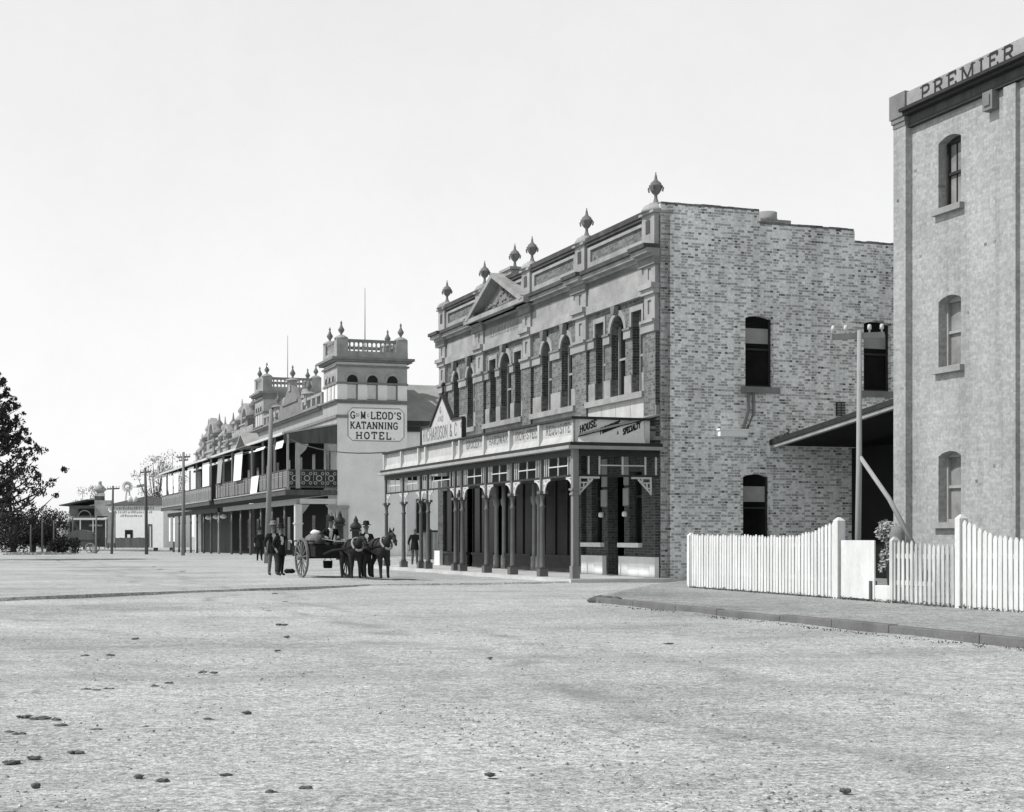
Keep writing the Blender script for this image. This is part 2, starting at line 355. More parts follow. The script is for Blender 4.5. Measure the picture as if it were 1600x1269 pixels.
# slab-serif stroke letters: width, strokes, serif points (h = horizontal foot at that point)
O_ = [(0.32, 1), (0.12, 0.86), (0.05, 0.5), (0.12, 0.14), (0.32, 0), (0.52, 0.14), (0.59, 0.5), (0.52, 0.86), (0.32, 1)]
GL = {
 'A': (0.72, [[(0.06, 0), (0.36, 1), (0.66, 0)], [(0.19, 0.32), (0.53, 0.32)]], [(0.08, 0), (0.64, 0)]),
 'B': (0.64, [[(0.12, 0), (0.12, 1), (0.42, 1), (0.54, 0.88), (0.54, 0.64), (0.42, 0.52), (0.12, 0.52)], [(0.42, 0.52), (0.57, 0.4), (0.57, 0.12), (0.42, 0), (0.12, 0)]], [(0.1, 0), (0.1, 1)]),
 'C': (0.64, [[(0.57, 0.8), (0.45, 0.98), (0.26, 0.98), (0.1, 0.8), (0.05, 0.5), (0.1, 0.2), (0.26, 0.02), (0.45, 0.02), (0.57, 0.2)]], []),
 'D': (0.68, [[(0.12, 0), (0.12, 1), (0.36, 1), (0.55, 0.82), (0.6, 0.5), (0.55, 0.18), (0.36, 0), (0.12, 0)]], [(0.1, 0), (0.1, 1)]),
 'E': (0.62, [[(0.54, 0.78), (0.54, 1), (0.12, 1), (0.12, 0), (0.56, 0), (0.56, 0.22)], [(0.12, 0.52), (0.4, 0.52)]], [(0.1, 0), (0.1, 1)]),
 'F': (0.6, [[(0.54, 0.78), (0.54, 1), (0.12, 1), (0.12, 0)], [(0.12, 0.52), (0.4, 0.52)]], [(0.12, 0), (0.1, 1)]),
 'G': (0.68, [[(0.57, 0.8), (0.45, 0.98), (0.26, 0.98), (0.1, 0.8), (0.05, 0.5), (0.1, 0.2), (0.26, 0.02), (0.45, 0.02), (0.57, 0.14), (0.57, 0.44), (0.38, 0.44)]], []),
 'H': (0.74, [[(0.13, 0), (0.13, 1)], [(0.61, 0), (0.61, 1)], [(0.13, 0.5), (0.61, 0.5)]], [(0.13, 0), (0.13, 1), (0.61, 0), (0.61, 1)]),
 'I': (0.36, [[(0.18, 0), (0.18, 1)]], [(0.18, 0), (0.18, 1)]),
 'K': (0.7, [[(0.13, 0), (0.13, 1)], [(0.13, 0.4), (0.58, 1)], [(0.28, 0.56), (0.6, 0)]], [(0.13, 0), (0.13, 1), (0.6, 0), (0.58, 1)]),
 'L': (0.6, [[(0.12, 1), (0.12, 0), (0.54, 0), (0.54, 0.24)]], [(0.12, 0), (0.12, 1)]),
 'M': (0.88, [[(0.13, 0), (0.13, 1), (0.44, 0.12), (0.75, 1), (0.75, 0)]], [(0.13, 0), (0.1, 1), (0.75, 0), (0.78, 1)]),
 'N': (0.76, [[(0.13, 0), (0.13, 1), (0.62, 0), (0.62, 1)]], [(0.13, 0), (0.1, 1), (0.62, 1)]),
 'O': (0.64, [O_], []), 'Q': (0.66, [O_, [(0.36, 0.22), (0.6, -0.1)]], []),
 'P': (0.62, [[(0.13, 0), (0.13, 1), (0.42, 1), (0.55, 0.87), (0.55, 0.6), (0.42, 0.46), (0.13, 0.46)]], [(0.13, 0), (0.1, 1)]),
 'R': (0.68, [[(0.13, 0), (0.13, 1), (0.42, 1), (0.55, 0.87), (0.55, 0.62), (0.42, 0.5), (0.13, 0.5)], [(0.36, 0.5), (0.58, 0)]], [(0.13, 0), (0.1, 1), (0.59, 0)]),
 'S': (0.58, [[(0.5, 0.8), (0.42, 0.98), (0.18, 0.98), (0.07, 0.84), (0.1, 0.62), (0.45, 0.4), (0.51, 0.2), (0.4, 0.02), (0.16, 0.02), (0.06, 0.2)]], []),
 'T': (0.66, [[(0.06, 0.78), (0.06, 1), (0.6, 1), (0.6, 0.78)], [(0.33, 1), (0.33, 0)]], [(0.33, 0)]),
 'U': (0.7, [[(0.13, 1), (0.13, 0.22), (0.26, 0.02), (0.44, 0.02), (0.57, 0.22), (0.57, 1)]], [(0.13, 1), (0.57, 1)]),
 'W': (0.94, [[(0.08, 1), (0.27, 0), (0.47, 0.85), (0.67, 0), (0.86, 1)]], [(0.08, 1), (0.86, 1)]),
 'Y': (0.7, [[(0.08, 1), (0.35, 0.48), (0.62, 1)], [(0.35, 0.48), (0.35, 0)]], [(0.35, 0), (0.08, 1), (0.62, 1)]),
 '&': (0.7, [[(0.62, 0), (0.18, 0.72), (0.22, 0.95), (0.36, 0.95), (0.42, 0.78), (0.1, 0.36), (0.12, 0.08), (0.32, 0.02), (0.6, 0.36)]], []),
 "'": (0.22, [[(0.11, 1.02), (0.09, 0.78)]], []), '.': (0.26, [[(0.11, 0.05), (0.13, 0.05)]], []), '-': (0.4, [[(0.08, 0.45), (0.32, 0.45)]], []), ' ': (0.4, [], []),
}
def text_width(t, h, sp=0.1): return sum((GL[c][0] + sp) * h for c in t) - sp * h
def letters(mb, t, mapf, h, wt=0.15, serif=True, xs=1.0, sp=0.1, slope=0.0):
    """painted letters as thin strokes; mapf(u, v, lift) gives the local point"""
    u = 0.0; k = 0
    for c in t:
        w, st, sf = GL[c]
        segs = []
        for pl in st: segs += [(a, b, wt) for a, b in zip(pl, pl[1:])]
        if serif: segs += [((x - 0.13, y + (0.04 if y < 0.5 else -0.04)), (x + 0.13, y + (0.04 if y < 0.5 else -0.04)), 0.09) for x, y in sf]
        for a, b, tw in segs:
            ax, ay, bx, by = u + a[0] * h * xs, a[1] * h, u + b[0] * h * xs, b[1] * h
            dx, dy = bx - ax, by - ay; L = math.hypot(dx, dy) or 1e-6; dx, dy = dx / L, dy / L
            e = tw * h * 0.42; nx, ny = -dy * tw * h / 2, dx * tw * h / 2
            ax, ay, bx, by = ax - dx * e * 0.6, ay - dy * e * 0.6, bx + dx * e * 0.6, by + dy * e * 0.6
            lift = 0.004 + (k % 13) * 0.0006; k += 1
            mb.face([mapf(x, y + slope * x, lift) for x, y in ((ax + nx, ay + ny), (bx + nx, by + ny), (bx - nx, by - ny), (ax - nx, ay - ny))])
        u += (w + sp) * h * xs
    return u

def leaf_object(name, clumps, mat, parent, size, seed=1, droop=0.0):
    """foliage: many small leaf faces scattered through the clumps (centre, radii, count)"""
    rr = random.Random(seed); vs, fs = [], []
    for c, r, n in clumps:
        c = Vector(c)
        for _ in range(n):
            d = Vector((rr.gauss(0, 1), rr.gauss(0, 1), rr.gauss(0, 1))).normalized() * (rr.random() ** 0.45)
            p = c + Vector((d.x * r[0], d.y * r[1], d.z * r[2]))
            a = Vector((rr.gauss(0, 1), rr.gauss(0, 1), rr.gauss(0, 1) + droop)).normalized(); b = a.orthogonal().normalized()
            s = size * rr.uniform(0.6, 1.4); i = len(vs)
            vs += [p - a * s, p + b * s * 0.45, p + a * s, p - b * s * 0.45]; fs.append((i, i + 1, i + 2, i + 3))
    me = bpy.data.meshes.new(name); me.from_pydata([tuple(v) for v in vs], [], fs); me.materials.append(M[mat])
    o = bpy.data.objects.new(name, me); COL.objects.link(o); o.parent = parent; return o

def skin_mesh(nodes, edges, root, levels=2):
    """one continuous body grown round a skeleton: nodes name -> (x, y, z, radius)"""
    names = list(nodes); idx = {n: i for i, n in enumerate(names)}
    me = bpy.data.meshes.new("skeleton"); me.from_pydata([nodes[n][:3] for n in names], [(idx[a], idx[b]) for a, b in edges], [])
    ob = bpy.data.objects.new("skeleton", me); COL.objects.link(ob)
    ob.modifiers.new("s", 'SKIN').use_smooth_shade = True
    for n in names:
        sv = me.skin_vertices[0].data[idx[n]]; r = nodes[n][3]
        sv.radius = r if isinstance(r, tuple) else (r, r); sv.use_root = (n == root)
    sd = ob.modifiers.new("d", 'SUBSURF'); sd.levels = levels; sd.render_levels = levels
    dg = bpy.context.evaluated_depsgraph_get(); dg.update()
    out = bpy.data.meshes.new_from_object(ob.evaluated_get(dg))
    bpy.data.objects.remove(ob); bpy.data.meshes.remove(me)
    for p in out.polygons: p.use_smooth = True
    return out

# ------------------------------------------------------------------ ground, paths, kerbs
P0 = (4.49, 47.44); RZ = frame(-75)
CR, SR = math.cos(RZ), math.sin(RZ)
def S(x, y, z=0.0): return (P0[0] + x * CR - y * SR, P0[1] + x * SR + y * CR, z)     # street frame: x away along the street, y out towards the road
def patch(name, pts, z0, z1, mat, kind='structure'):
    mb = MB(); mb.prismz([S(*p)[:2] for p in pts], z0, z1); return tag(mb.build(name, mat), kind=kind)
gm = MB()
xs = [-3000, -400, -120, -60] + [-40 + 0.8 * i for i in range(101)] + [60, 120, 400, 3000]
ys = [-200, -20, 0] + [2 + 0.7 * i for i in range(90)] + [70, 90, 105, 125, 145, 165, 185, 210, 400, 900, 3500]
def gz(x, y):
    if not (-39 < x < 39 and 3 < y < 62): return fall(y)
    a = 0.012 * math.sin(x * 0.9 + 0.4 * y) + 0.01 * math.sin(1.7 * y - 0.6 * x) + 0.008 * math.sin(2.9 * x + 1.3 * y)
    return a - 0.004
grid = [[gm.bm.verts.new((x, y, gz(x, y))) for x in xs] for y in ys]
for j in range(len(ys) - 1):
    for i in range(len(xs) - 1): gm.bm.faces.new((grid[j][i], grid[j][i + 1], grid[j + 1][i + 1], grid[j + 1][i])).smooth = True
tag(gm.build("ground", 'ground'), kind='structure')
# low earth bank that crosses the street: its steep face is turned to the viewer
bank = [(-16, 27.5, 0.05), (-10.8, 33.5, 0.06), (-8.9, 36.4, 0.055), (-6.1, 40.2, 0.045), (-3.9, 43.3, 0.035), (-0.9, 44.6, 0.04), (1.9, 46.0, 0.045), (3.6, 47.0, 0.045)]
mb = MB()
for (x0, y0, h0), (x1, y1, h1) in zip(bank, bank[1:]):
    d = Vector((x1 - x0, y1 - y0, 0)).normalized(); nrm = Vector((-d.y, d.x, 0))
    q = []
    for x, y, h in ((x0, y0, h0), (x1, y1, h1)):
        q.append([(x, y, -0.03), (x + nrm.x * 0.04, y + nrm.y * 0.04, h + 0.012), (x + nrm.x * 0.5, y + nrm.y * 0.5, h + 0.006), (x + nrm.x * 2.6, y + nrm.y * 2.6, -0.03)])
    for k in range(3): mb.face([q[0][k], q[1][k], q[1][k + 1], q[0][k + 1]])
tag(mb.build("road_bank", 'ground'), kind='structure')
patch("pavement", [(-0.6, -0.3), (24, -0.3), (24, 3.15), (-0.6, 3.15)], -0.1, 0.12, 'slab')
PE = [(-13.4, 7.52), (-11.2, 6.4), (-8.9, 5.05), (-6.2, 3.3), (-3.6, 1.2), (-1.6, -.3)]
patch("side_path", [(-60, -12), (-1.6, -12)] + PE[::-1] + [(-60, 7.75)], -0.1, 0.10, 'path')
mb = MB(); N_ = 24                                                        # its open end is worn down to the road
def pe(t):
    q = t * (len(PE) - 1); i = min(int(q), len(PE) - 2); f = q - i; return Vector(PE[i]).lerp(Vector(PE[i + 1]), f)
rows = []
for k in range(N_ + 1):
    p = pe(k / N_); o = Vector((.62, .78)); w_ = .7 + .35 * math.sin(k * 1.9) + .2 * math.sin(k * .7)
    w_ *= min(1, .25 + k * .14); rows.append([S(p.x, p.y, .099), S(p.x + o.x * w_ * .45, p.y + o.y * w_ * .45, .06), S(p.x + o.x * w_, p.y + o.y * w_, -.03)])
for r0, r1 in zip(rows, rows[1:]):
    for j in range(2): mb.face([r0[j], r1[j], r1[j + 1], r0[j + 1]]).smooth = True
tag(mb.build("path_edge", 'path_edge'), kind='structure')
mb = MB(); x = -13.3; k = 0
while x > -60:                                                # kerb stones with thin joints
    L = rnd.uniform(1.5, 2.4); y = 7.52 + ( -x - 13.3) * 0.005
    a, b = S(x, y), S(x - L + 0.015, y + L * 0.005); a2, b2 = S(x, y + 0.17), S(x - L + 0.015, y + 0.17 + L * 0.005)
    t = 0.122 + rnd.uniform(-0.02, 0.014); y += rnd.uniform(-.035, .035)
    mb.hexa([(p[0], p[1], -0.06) for p in (a, b, b2, a2)], [(p[0], p[1], t) for p in (a, b, b2, a2)]); x -= L; k += 1
tag(mb.build("kerb", 'kerb', bevel=0.015), kind='structure')
mb = MB()
for px, py, r in ((938, 942, (0.26, 0.2, 0.1)), (950, 943, (0.22, 0.2, 0.12)), (963, 944, (0.12, 0.1, 0.12))):
    Y = H * F / (py - HY); mb.blob(W(px, Y, 0.05), r, int(px), 2, 1, 0.15)
tag(mb.build("kerb_end_stone", 'pole_dk'), "dark rounded stones at the far end of the kerb line", "stone")

# ------------------------------------------------------------------ the two storey brick store
store = tag(empty("store_building", (P0[0], P0[1], 0), RZ), "two storey brick store with pediment, urns and a mottled brick side wall", "store")
LEN, DEP = 22.4, 17.0
WINS = [(1.18, 1.96, 8.41, 0), (2.51, 3.63, 8.46, 0.56), (4.17, 4.93, 8.41, 0),
        (7.04, 8.05, 8.38, 0.5), (9.0, 9.97, 8.38, 0.48),
        (12.07, 12.87, 8.36, 0), (13.3, 14.47, 8.46, 0.58), (14.98, 15.78, 8.36, 0),
        (17.76, 18.69, 8.36, 0.46), (19.7, 20.59, 8.36, 0.44)]
PIL = [(0.0, 0.85), (5.5, 6.5), (10.85, 11.75), (16.3, 17.3), (21.45, 22.4)]
SILL = 5.85
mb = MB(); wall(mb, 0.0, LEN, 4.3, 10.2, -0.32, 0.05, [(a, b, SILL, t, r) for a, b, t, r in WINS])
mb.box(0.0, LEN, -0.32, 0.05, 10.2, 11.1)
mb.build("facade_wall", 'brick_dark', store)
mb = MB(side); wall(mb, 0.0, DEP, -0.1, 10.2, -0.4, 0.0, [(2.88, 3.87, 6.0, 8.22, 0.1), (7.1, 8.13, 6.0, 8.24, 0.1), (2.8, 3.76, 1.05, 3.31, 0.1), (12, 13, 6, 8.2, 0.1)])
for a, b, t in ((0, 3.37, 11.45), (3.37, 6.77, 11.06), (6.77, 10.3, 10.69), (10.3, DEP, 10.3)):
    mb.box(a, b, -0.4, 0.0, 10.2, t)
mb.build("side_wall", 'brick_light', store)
mb = MB(side); rr = random.Random(4)                                          # top course: uneven bricks on edge
for a, b, t in ((0.02, 3.37, 11.45), (3.37, 6.77, 11.06), (6.77, 10.3, 10.69)):
    u = a; mb = MB(side)
    while u < b - 0.05:
        w_ = min(0.225, b - u); mb.box(u, u + w_ - 0.012, -0.41, 0.012, t + 0.002, t + 0.07 + rr.uniform(-0.015, 0.012)); u += w_
    mb.build("parapet_course", 'brick_dark', store)
mb = MB(); mb.box(0.4, LEN, -DEP, -DEP + 0.3, -0.1, 10.2); mb.box(LEN - 0.3, LEN, -DEP + 0.3, -0.32, -0.1, 10.2)
mb.build("rear_wall", 'brick_dark', store)
mb = MB(); mb.box(0.4, LEN - 0.3, -DEP + 0.3, -0.32, 9.75, 9.9); mb.build("roof", 'roof', store)
mb = MB(); mb.box(0.42, LEN - 0.32, -9, -0.34, 4.45, 4.6); mb.box(0.42, LEN - 0.32, -9.2, -9, 0, 9.7); mb.box(0.42, LEN - 0.32, -9, -0.4, 0.02, 0.1)
mb.build("interior_wall", 'black', store)

for i, (a, b, t, r) in enumerate(WINS):                                        # front windows: dark sashes deep in the reveal
    mb = MB(); z1 = t - 0.02
    mb.box(a, b, -0.30, -0.27, SILL, t + 0.05); wn_ = mb.build("window", 'glass', store)
    fr = MB()
    for x0, x1 in ((a, a + 0.07), (b - 0.07, b)): fr.box(x0, x1, -0.268, -0.19, SILL, t + 0.04)
    m_ = (SILL + t) / 2 - 0.1
    fr.box(a + 0.07, b - 0.07, -0.268, -0.2, m_, m_ + 0.07); fr.box(a + 0.07, b - 0.07, -0.268, -0.19, SILL, SILL + 0.09)
    if r: fr.box((a + b) / 2 - 0.02, (a + b) / 2 + 0.02, -0.268, -0.22, SILL + 0.09, t + 0.04)
    fr.build("frame", 'trim', wn_)
mb = MB()                                                                      # light render: impost band, archivolts, keystones, pier feet
def gaps(z0, z1, d):
    x = 0.85
    for a, b, t, r in WINS + [(21.45, 22.4, 0, 0)]:
        inner = [p for p in PIL if x - 0.01 <= p[0] and p[1] <= a + 0.01]
        s0 = x
        for p in inner:
            if p[0] - s0 > 0.03: mb.box(s0, p[0], 0.05, d, z0, z1)
            s0 = p[1]
        if a - s0 > 0.03: mb.box(s0, a, 0.05, d, z0, z1)
        x = b
gaps(7.62, 7.88, 0.13); gaps(SILL, 6.45, 0.09)
build_each(mb, "impost", 'render', store)
for (a, b, t, r), wn_ in zip(WINS, [c for c in store.children if c.name.startswith("window") and not c.name.startswith("window_")]):
    uc = (a + b) / 2; mb = MB()
    if r:
        mb.arch_band(uc, t - r, (b - a) / 2, (b - a) / 2 + 0.17, 0.05, 0.11)
    else:
        mb.box(a - 0.12, a, 0.05, 0.1, 7.96, t); mb.box(b, b + 0.12, 0.05, 0.1, 7.96, t); mb.box(a - 0.12, b + 0.12, 0.05, 0.1, t, t + 0.16)
    mb.build("surround", 'render', wn_)
    mb = MB(); mb.box(b - .012, b - .001, -.18, .049, SILL + .6, t - r - (.0 if r else .45)); mb.build("reveal", 'brick_jamb_shade', wn_)  # thin dark sheet paints the shade on the far jamb
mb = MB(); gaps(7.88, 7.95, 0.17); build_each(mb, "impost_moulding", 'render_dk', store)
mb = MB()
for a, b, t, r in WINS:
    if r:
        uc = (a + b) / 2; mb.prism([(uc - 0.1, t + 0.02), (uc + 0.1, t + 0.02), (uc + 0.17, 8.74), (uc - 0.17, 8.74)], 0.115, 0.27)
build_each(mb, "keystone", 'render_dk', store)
for p0, p1 in ((0.85, 5.5), (6.5, 10.85), (11.75, 16.3), (17.3, 21.45)):       # sill courses and the rendered dado under them
    mb = MB(); mb.box(p0, p1, 0.05, 0.24, 5.66, SILL); build_each(mb, "sill_course", 'render', store)
    mb = MB(); n = 4
    for k in range(n): mb.box(p0 + (p1 - p0) * k / n + 0.012, p0 + (p1 - p0) * (k + 1) / n - 0.012, 0.05, 0.1, 4.5, 5.66)
    mb.build("dado", 'board' if p0 < 1 else 'render', store)
for i, (a, b) in enumerate(PIL):
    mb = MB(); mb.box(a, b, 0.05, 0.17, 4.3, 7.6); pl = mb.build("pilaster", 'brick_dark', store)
    q = MB(); q.box(a - .012, a - .001, .052, .165, 4.3, 7.59); q.build("pilaster_shade", 'brick_jamb_shade', pl)  # the sheet on the near side is coloured as if in shade
    q = MB(); q.box(a - 0.02, b + 0.04, 0.05, 0.22, 7.6, 7.88); q.box(a - 0.03, b + 0.08, 0.05, 0.29, 7.88, 7.97)
    wall(q, a + 0.04, b - 0.04, 7.97, 8.74, 0.05, 0.17, [((a + b) / 2 - 0.13, (a + b) / 2 + 0.13, 8.15, 8.58, 0)])
    q.box((a + b) / 2 - 0.13, (a + b) / 2 + 0.13, 0.05, 0.12, 8.15, 8.58)
    q.box(a - 0.03, b + 0.05, 0.05, 0.25, 8.74, 8.9); q.box(a - 0.05, b + 0.1, 0.05, 0.33, 8.9, 9.06)
    wall(q, a + 0.02, b - 0.02, 9.06, 9.84, 0.05, 0.17, [((a + b) / 2 - 0.12, (a + b) / 2 + 0.12, 9.2, 9.55, 0)])
    q.box((a + b) / 2 - 0.12, (a + b) / 2 + 0.12, 0.05, 0.13, 9.2, 9.55)
    q.build("capital", 'render', pl)
mb = MB(); mb2 = MB()
for p0, p1 in ((0.85, 5.5), (6.5, 10.85), (11.75, 16.3), (17.3, 21.45)):
    mb.box(p0, p1, 0.05, 0.1, 9.06, 9.86); mb.box(p0, p1, 0.05, 0.2, 8.78, 9.06)
build_each(mb, "frieze", 'render', store)
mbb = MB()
def cornice(mbl, mbd, x0, x1, y0, p):
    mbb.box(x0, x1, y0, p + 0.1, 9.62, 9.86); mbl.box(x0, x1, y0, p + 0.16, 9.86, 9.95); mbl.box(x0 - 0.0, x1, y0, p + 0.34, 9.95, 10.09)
    mbd.box(x0 - 0.0, x1, y0, p + 0.44, 10.09, 10.22)
mbl, mbd = MB(), MB(); prev = 0.85
for (a, b) in PIL:
    cornice(mbl, mbd, a - 0.06, min(b + 0.3, LEN + 0.3), 0.05, 0.14)
for p0, p1 in ((1.15, 5.44), (6.8, 10.79), (12.05, 16.24), (17.6, 21.39)): cornice(mbl, mbd, p0, p1, 0.05, 0.0)
mbl.build("cornice", 'render', store); build_each(mbb, "shade_course", 'render_dk', store); mbd.build("cornice_top", 'coping', store)  # the dark course under the cornice stands in for its shadow and soot
# parapet with sunk brick panels, coping, pedestals and urns
mb, mc = MB(), MB()
for p0, p1 in ((0.85, 5.5), (6.5, 10.85), (11.75, 16.3), (17.3, 21.45)):
    mb.box(p0, p1, 0.05, 0.12, 10.22, 10.52); mb.box(p0, p1, 0.05, 0.12, 10.93, 11.03); mb.box(p0, p0 + 0.25, 0.05, 0.12, 10.52, 10.93); mb.box(p1 - 0.25, p1, 0.05, 0.12, 10.52, 10.93)
    mc.box(p0, p1, -0.36, 0.16, 11.1, 11.2); mc.box(p0, p1, -0.34, 0.2, 11.2, 11.36); mc.box(p0, p1, 0.05, 0.09, 11.03, 11.1)
mb.build("parapet_rail", 'render', store); mc.build("coping", 'coping', store)
def urn(mb, x, y, z, s=1.0):
    prof = [(.2, 0), (.21, .05), (.13, .08), (.075, .2), (.07, .3), (.16, .36), (.25, .46), (.29, .56), (.31, .6), (.25, .62), (.23, .68), (.11, .75), (.07, .8), (.05, .9), (.02, .96), (.03, .99), (.004, 1.03)]
    mb.lathe(x, y, [(r * .72 * s, h * s) for r, h in prof], 12, z)
    for k in range(4):
        t = math.pi / 4 + k * math.pi / 2; c, s_ = math.cos(t), math.sin(t)
        mb.tube([(x + c * .2 * s, y + s_ * .2 * s, z + .56 * s), (x + c * .25 * s, y + s_ * .25 * s, z + .52 * s), (x + c * .22 * s, y + s_ * .22 * s, z + .4 * s)], .028 * s, 5)
for i, (a, b) in enumerate(PIL):
    c = (a + b) / 2 if 0 < i < 4 else (0.46 if i == 0 else 21.9); w = 0.42 if 0 < i < 4 else 0.45
    mb = MB(); wall(mb, c - w, c + w, 10.22, 11.18, -0.34, 0.2, []) ; ped = mb.build("pedestal", 'render', store)
    mb = MB(); mb.box(c - 0.15, c + 0.15, 0.2, 0.215, 10.6, 11.0); mb.build("sunk_panel", 'coping', ped)
    mb = MB(); mb.box(c - w - 0.08, c + w + 0.08, -0.4, 0.28, 11.18, 11.25)
    mb.lathe(c, -0.06, [(w + .02, 0), (w - .02, .1), (w * .8, .2), (w * .45, .27), (.2, .29)], 16, 11.25); mb.build("cap", 'render', ped)
    mb = MB(); urn(mb, c, -0.06, 11.5, 0.98); mb.build("urn", 'urn', ped)
# pediment over the middle bay
PA, PB, PC, PT = 10.55, 17.45, 14.0, 11.55
mb = MB(); mb.prism([(PA + .5, 10.22), (PB - .5, 10.22), (PC, PT - .35)], -0.3, 0.15); ped = mb.build("pediment", 'brick_dark', store)
mb = MB()
for x in (PA, PB):
    sx = 1 if x < PC else -1; dx, dz = PC - x, PT - 10.12; L = math.hypot(dx, dz); ux, uz = dx / L, dz / L; px_, pz_ = -uz * sx, abs(ux)
    def at(t, o, x=x, ux=ux, uz=uz, px_=px_, pz_=pz_): return (x + ux * t + px_ * o, 10.12 + uz * t + pz_ * o)
    mb.prism([at(0, -0.02), at(L, -0.02), at(L, -.2), at(.3, -.2)], -0.3, 0.62)
mb.build("raking_cornice", 'render', ped)
mb = MB(); mb.prism([(PA + .35, 10.225), (PB - .35, 10.225), (PC, PT - .3)], 0.15, 0.17)
mb.prism([(PA + 1.3, 10.27), (PB - 1.3, 10.27), (PC, PT - .62)], 0.17, 0.24)
for k in range(26):
    t = rnd.uniform(-1, 1); h = rnd.uniform(0, 1) * (1 - abs(t)); mb.blob((PC + t * 1.7, 0.25, 10.34 + h * 0.62), (.12, .06, .08), k, 1, 1, .3)
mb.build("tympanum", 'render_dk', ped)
mb = MB(); mb.box(PA - .1, PB + .1, 0.05, 0.6, 9.95, 10.12); mb.build("base_cornice", 'render', ped)
mb = MB(); mb.box(PC - .55, PC + .55, -0.75, 0.0, 10.9, 11.62); mb.box(PC - .65, PC + .65, -0.85, 0.08, 11.62, 11.72); mb.prism([(PC - 1.2, 11.1), (PC + 1.2, 11.1), (PC + .6, 11.5), (PC - .6, 11.5)], -0.7, -0.1)
q = mb.build("pedestal", 'render', ped)
mb = MB(); urn(mb, PC, -0.35, 11.72, 0.98); mb.build("urn", 'urn', q)
t_ = "RICHARDSON"; hh = 0.4
mb = MB(); wd = text_width(t_, hh, 0.2); letters(mb, t_, lambda u, v, l: (PC + wd / 2 - u, 0.1 + l, 9.25 + v), hh, 0.15, True, 1.0, 0.2); mb.build("relief_lettering", 'render_dk', store)
# side wall windows, flue, rainwater box, vent, chimney
for (a, b, z0, z1) in ((2.88, 3.87, 6.0, 8.22), (7.1, 8.13, 6.0, 8.24), (2.8, 3.76, 1.05, 3.31), (12, 13, 6, 8.2)):
    mb = MB(side); mb.box(a, b, -0.3, -0.27, z0, z1 + .05); wn_ = mb.build("window", 'glass', store)
    mb = MB(side); m_ = (z0 + z1) / 2 + 0.05
    for x0, x1 in ((a, a + .06), (b - .06, b)): mb.box(x0, x1, -0.268, -.2, z0, z1 + .05)
    mb.box(a + .06, b - .06, -.268, -.2, m_, m_ + .06); mb.box(a + .06, b - .06, -.268, -.2, z0, z0 + .08); mb.build("frame", 'trim_dk', wn_)
    mb = MB(side); mb.box(a + .06, b - .06, -.272, -.262, m_ + .06 + (z1 - m_) * .15, z1 - (z1 - m_) * .35); mb.build("blind", 'trim', wn_)
    mb = MB(side); mb.box(a - .16, b + .16, -.26, .13, z0 - .19, z0 - .002); mb.build("sill", 'render_dk', wn_)
    mb = MB(side); uc = (a + b) / 2; n = 9                                      # voussoirs of the flat arch
    for k in range(n):
        x = a - .06 + (b - a + .12) * (k + .5) / n; s_ = (x - uc) * .35
        mb.prism([(x - .05, z1 + .0 - abs(x - uc) * .12), (x + .05, z1 + .0 - abs(x - uc) * .12), (x + .055 + s_, z1 + .27), (x - .055 + s_, z1 + .27)], -.02, .012)
    mb.build("arch", 'brick_light', wn_)
mb = MB(side); mb.box(1.88, 2.84, 0.0, 0.28, 4.44, 4.62); mb.box(1.84, 2.88, -.0, .32, 4.62, 4.67); bx = mb.build("rainwater_box", 'canvas', store)
mb = MB(side); mb.tube([(2.95, .07, 5.8), (2.95, .07, 5.25), (2.78, .07, 4.7)], .045, 8); mb.tube([(3.12, .07, 5.8), (3.14, .07, 5.2), (2.86, .1, 4.62)], .05, 8); mb.build("pipe", 'render_dk', store)
mb = MB(side); mb.box(6.08, 6.4, 0.0, .05, 5.18, 5.62); vt = mb.build("vent", 'trim_dk', store)
mb = MB(side)
for k in range(5):
    for j in range(2): mb.box(6.11 + j * .15, 6.22 + j * .15, .05, .07, 5.2 + k * .083, 5.25 + k * .083)
mb.build("grating", 'render_dk', vt)
mb = MB(); mb.box(.9, 1.55, -4.85, -3.95, 9.9, 11.28); mb.box(.82, 1.63, -4.95, -3.85, 11.28, 11.42); ch = mb.build("chimney", 'brick_mill', store)
mb = MB(); mb.lathe(1.22, -4.3, [(.36, 0), (.33, .1), (.33, .28), (.28, .29)], 14, 11.42); mb.build("chimney_pot", 'render', ch)
mb = MB(); mb.box(-.06, .0, .05, .17, 4.9, 5.35); mb.box(-.16, 0.0, -.02, .3, 4.28, 4.4); mb.box(-.02, .12, .17, .5, 4.3, 4.55); mb.box(-.02, .14, .17, .55, 4.62, 4.7)
mb.build("console", 'render_dk', store)

# shopfront under the verandah
mb = MB()
SF = [(0.0, 1.25, 0, 0), (2.2, 2.6, 0, 0), (3.95, 4.4, 0, 0), (5.3, 5.75, 0, 0), (6.2, 6.5, 0, 0), (22.15, 22.9, 0, 0)]
for a, b, _, _ in SF: mb.box(a, b, -.32, .05, .1, 4.3)
for a, b in ((1.25, 2.2), (4.4, 5.3)): mb.box(a, b, -.32, .05, .1, 1.02); mb.box(a, b, -.32, .05, 3.4, 4.3)
mb.box(2.6, 3.95, -.32, .05, 3.3, 4.3)
mb.box(0.0, LEN, -.32, 0.05, 4.0, 4.3) if False else None
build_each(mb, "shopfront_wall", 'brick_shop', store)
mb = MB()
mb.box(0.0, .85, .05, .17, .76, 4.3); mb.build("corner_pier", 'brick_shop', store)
mb = MB(); mb.box(-.012, -.001, .002, .165, .76, 4.28); mb.build("corner_shade", 'brick_jamb_shade', store)  # shaded side of the corner, put in as darker brick
mb = MB()
for a, b in ((0.0, 2.74), (4.05, 5.9), (22.2, 22.98)): mb.box(a, b, .05, .19, .1, .745)
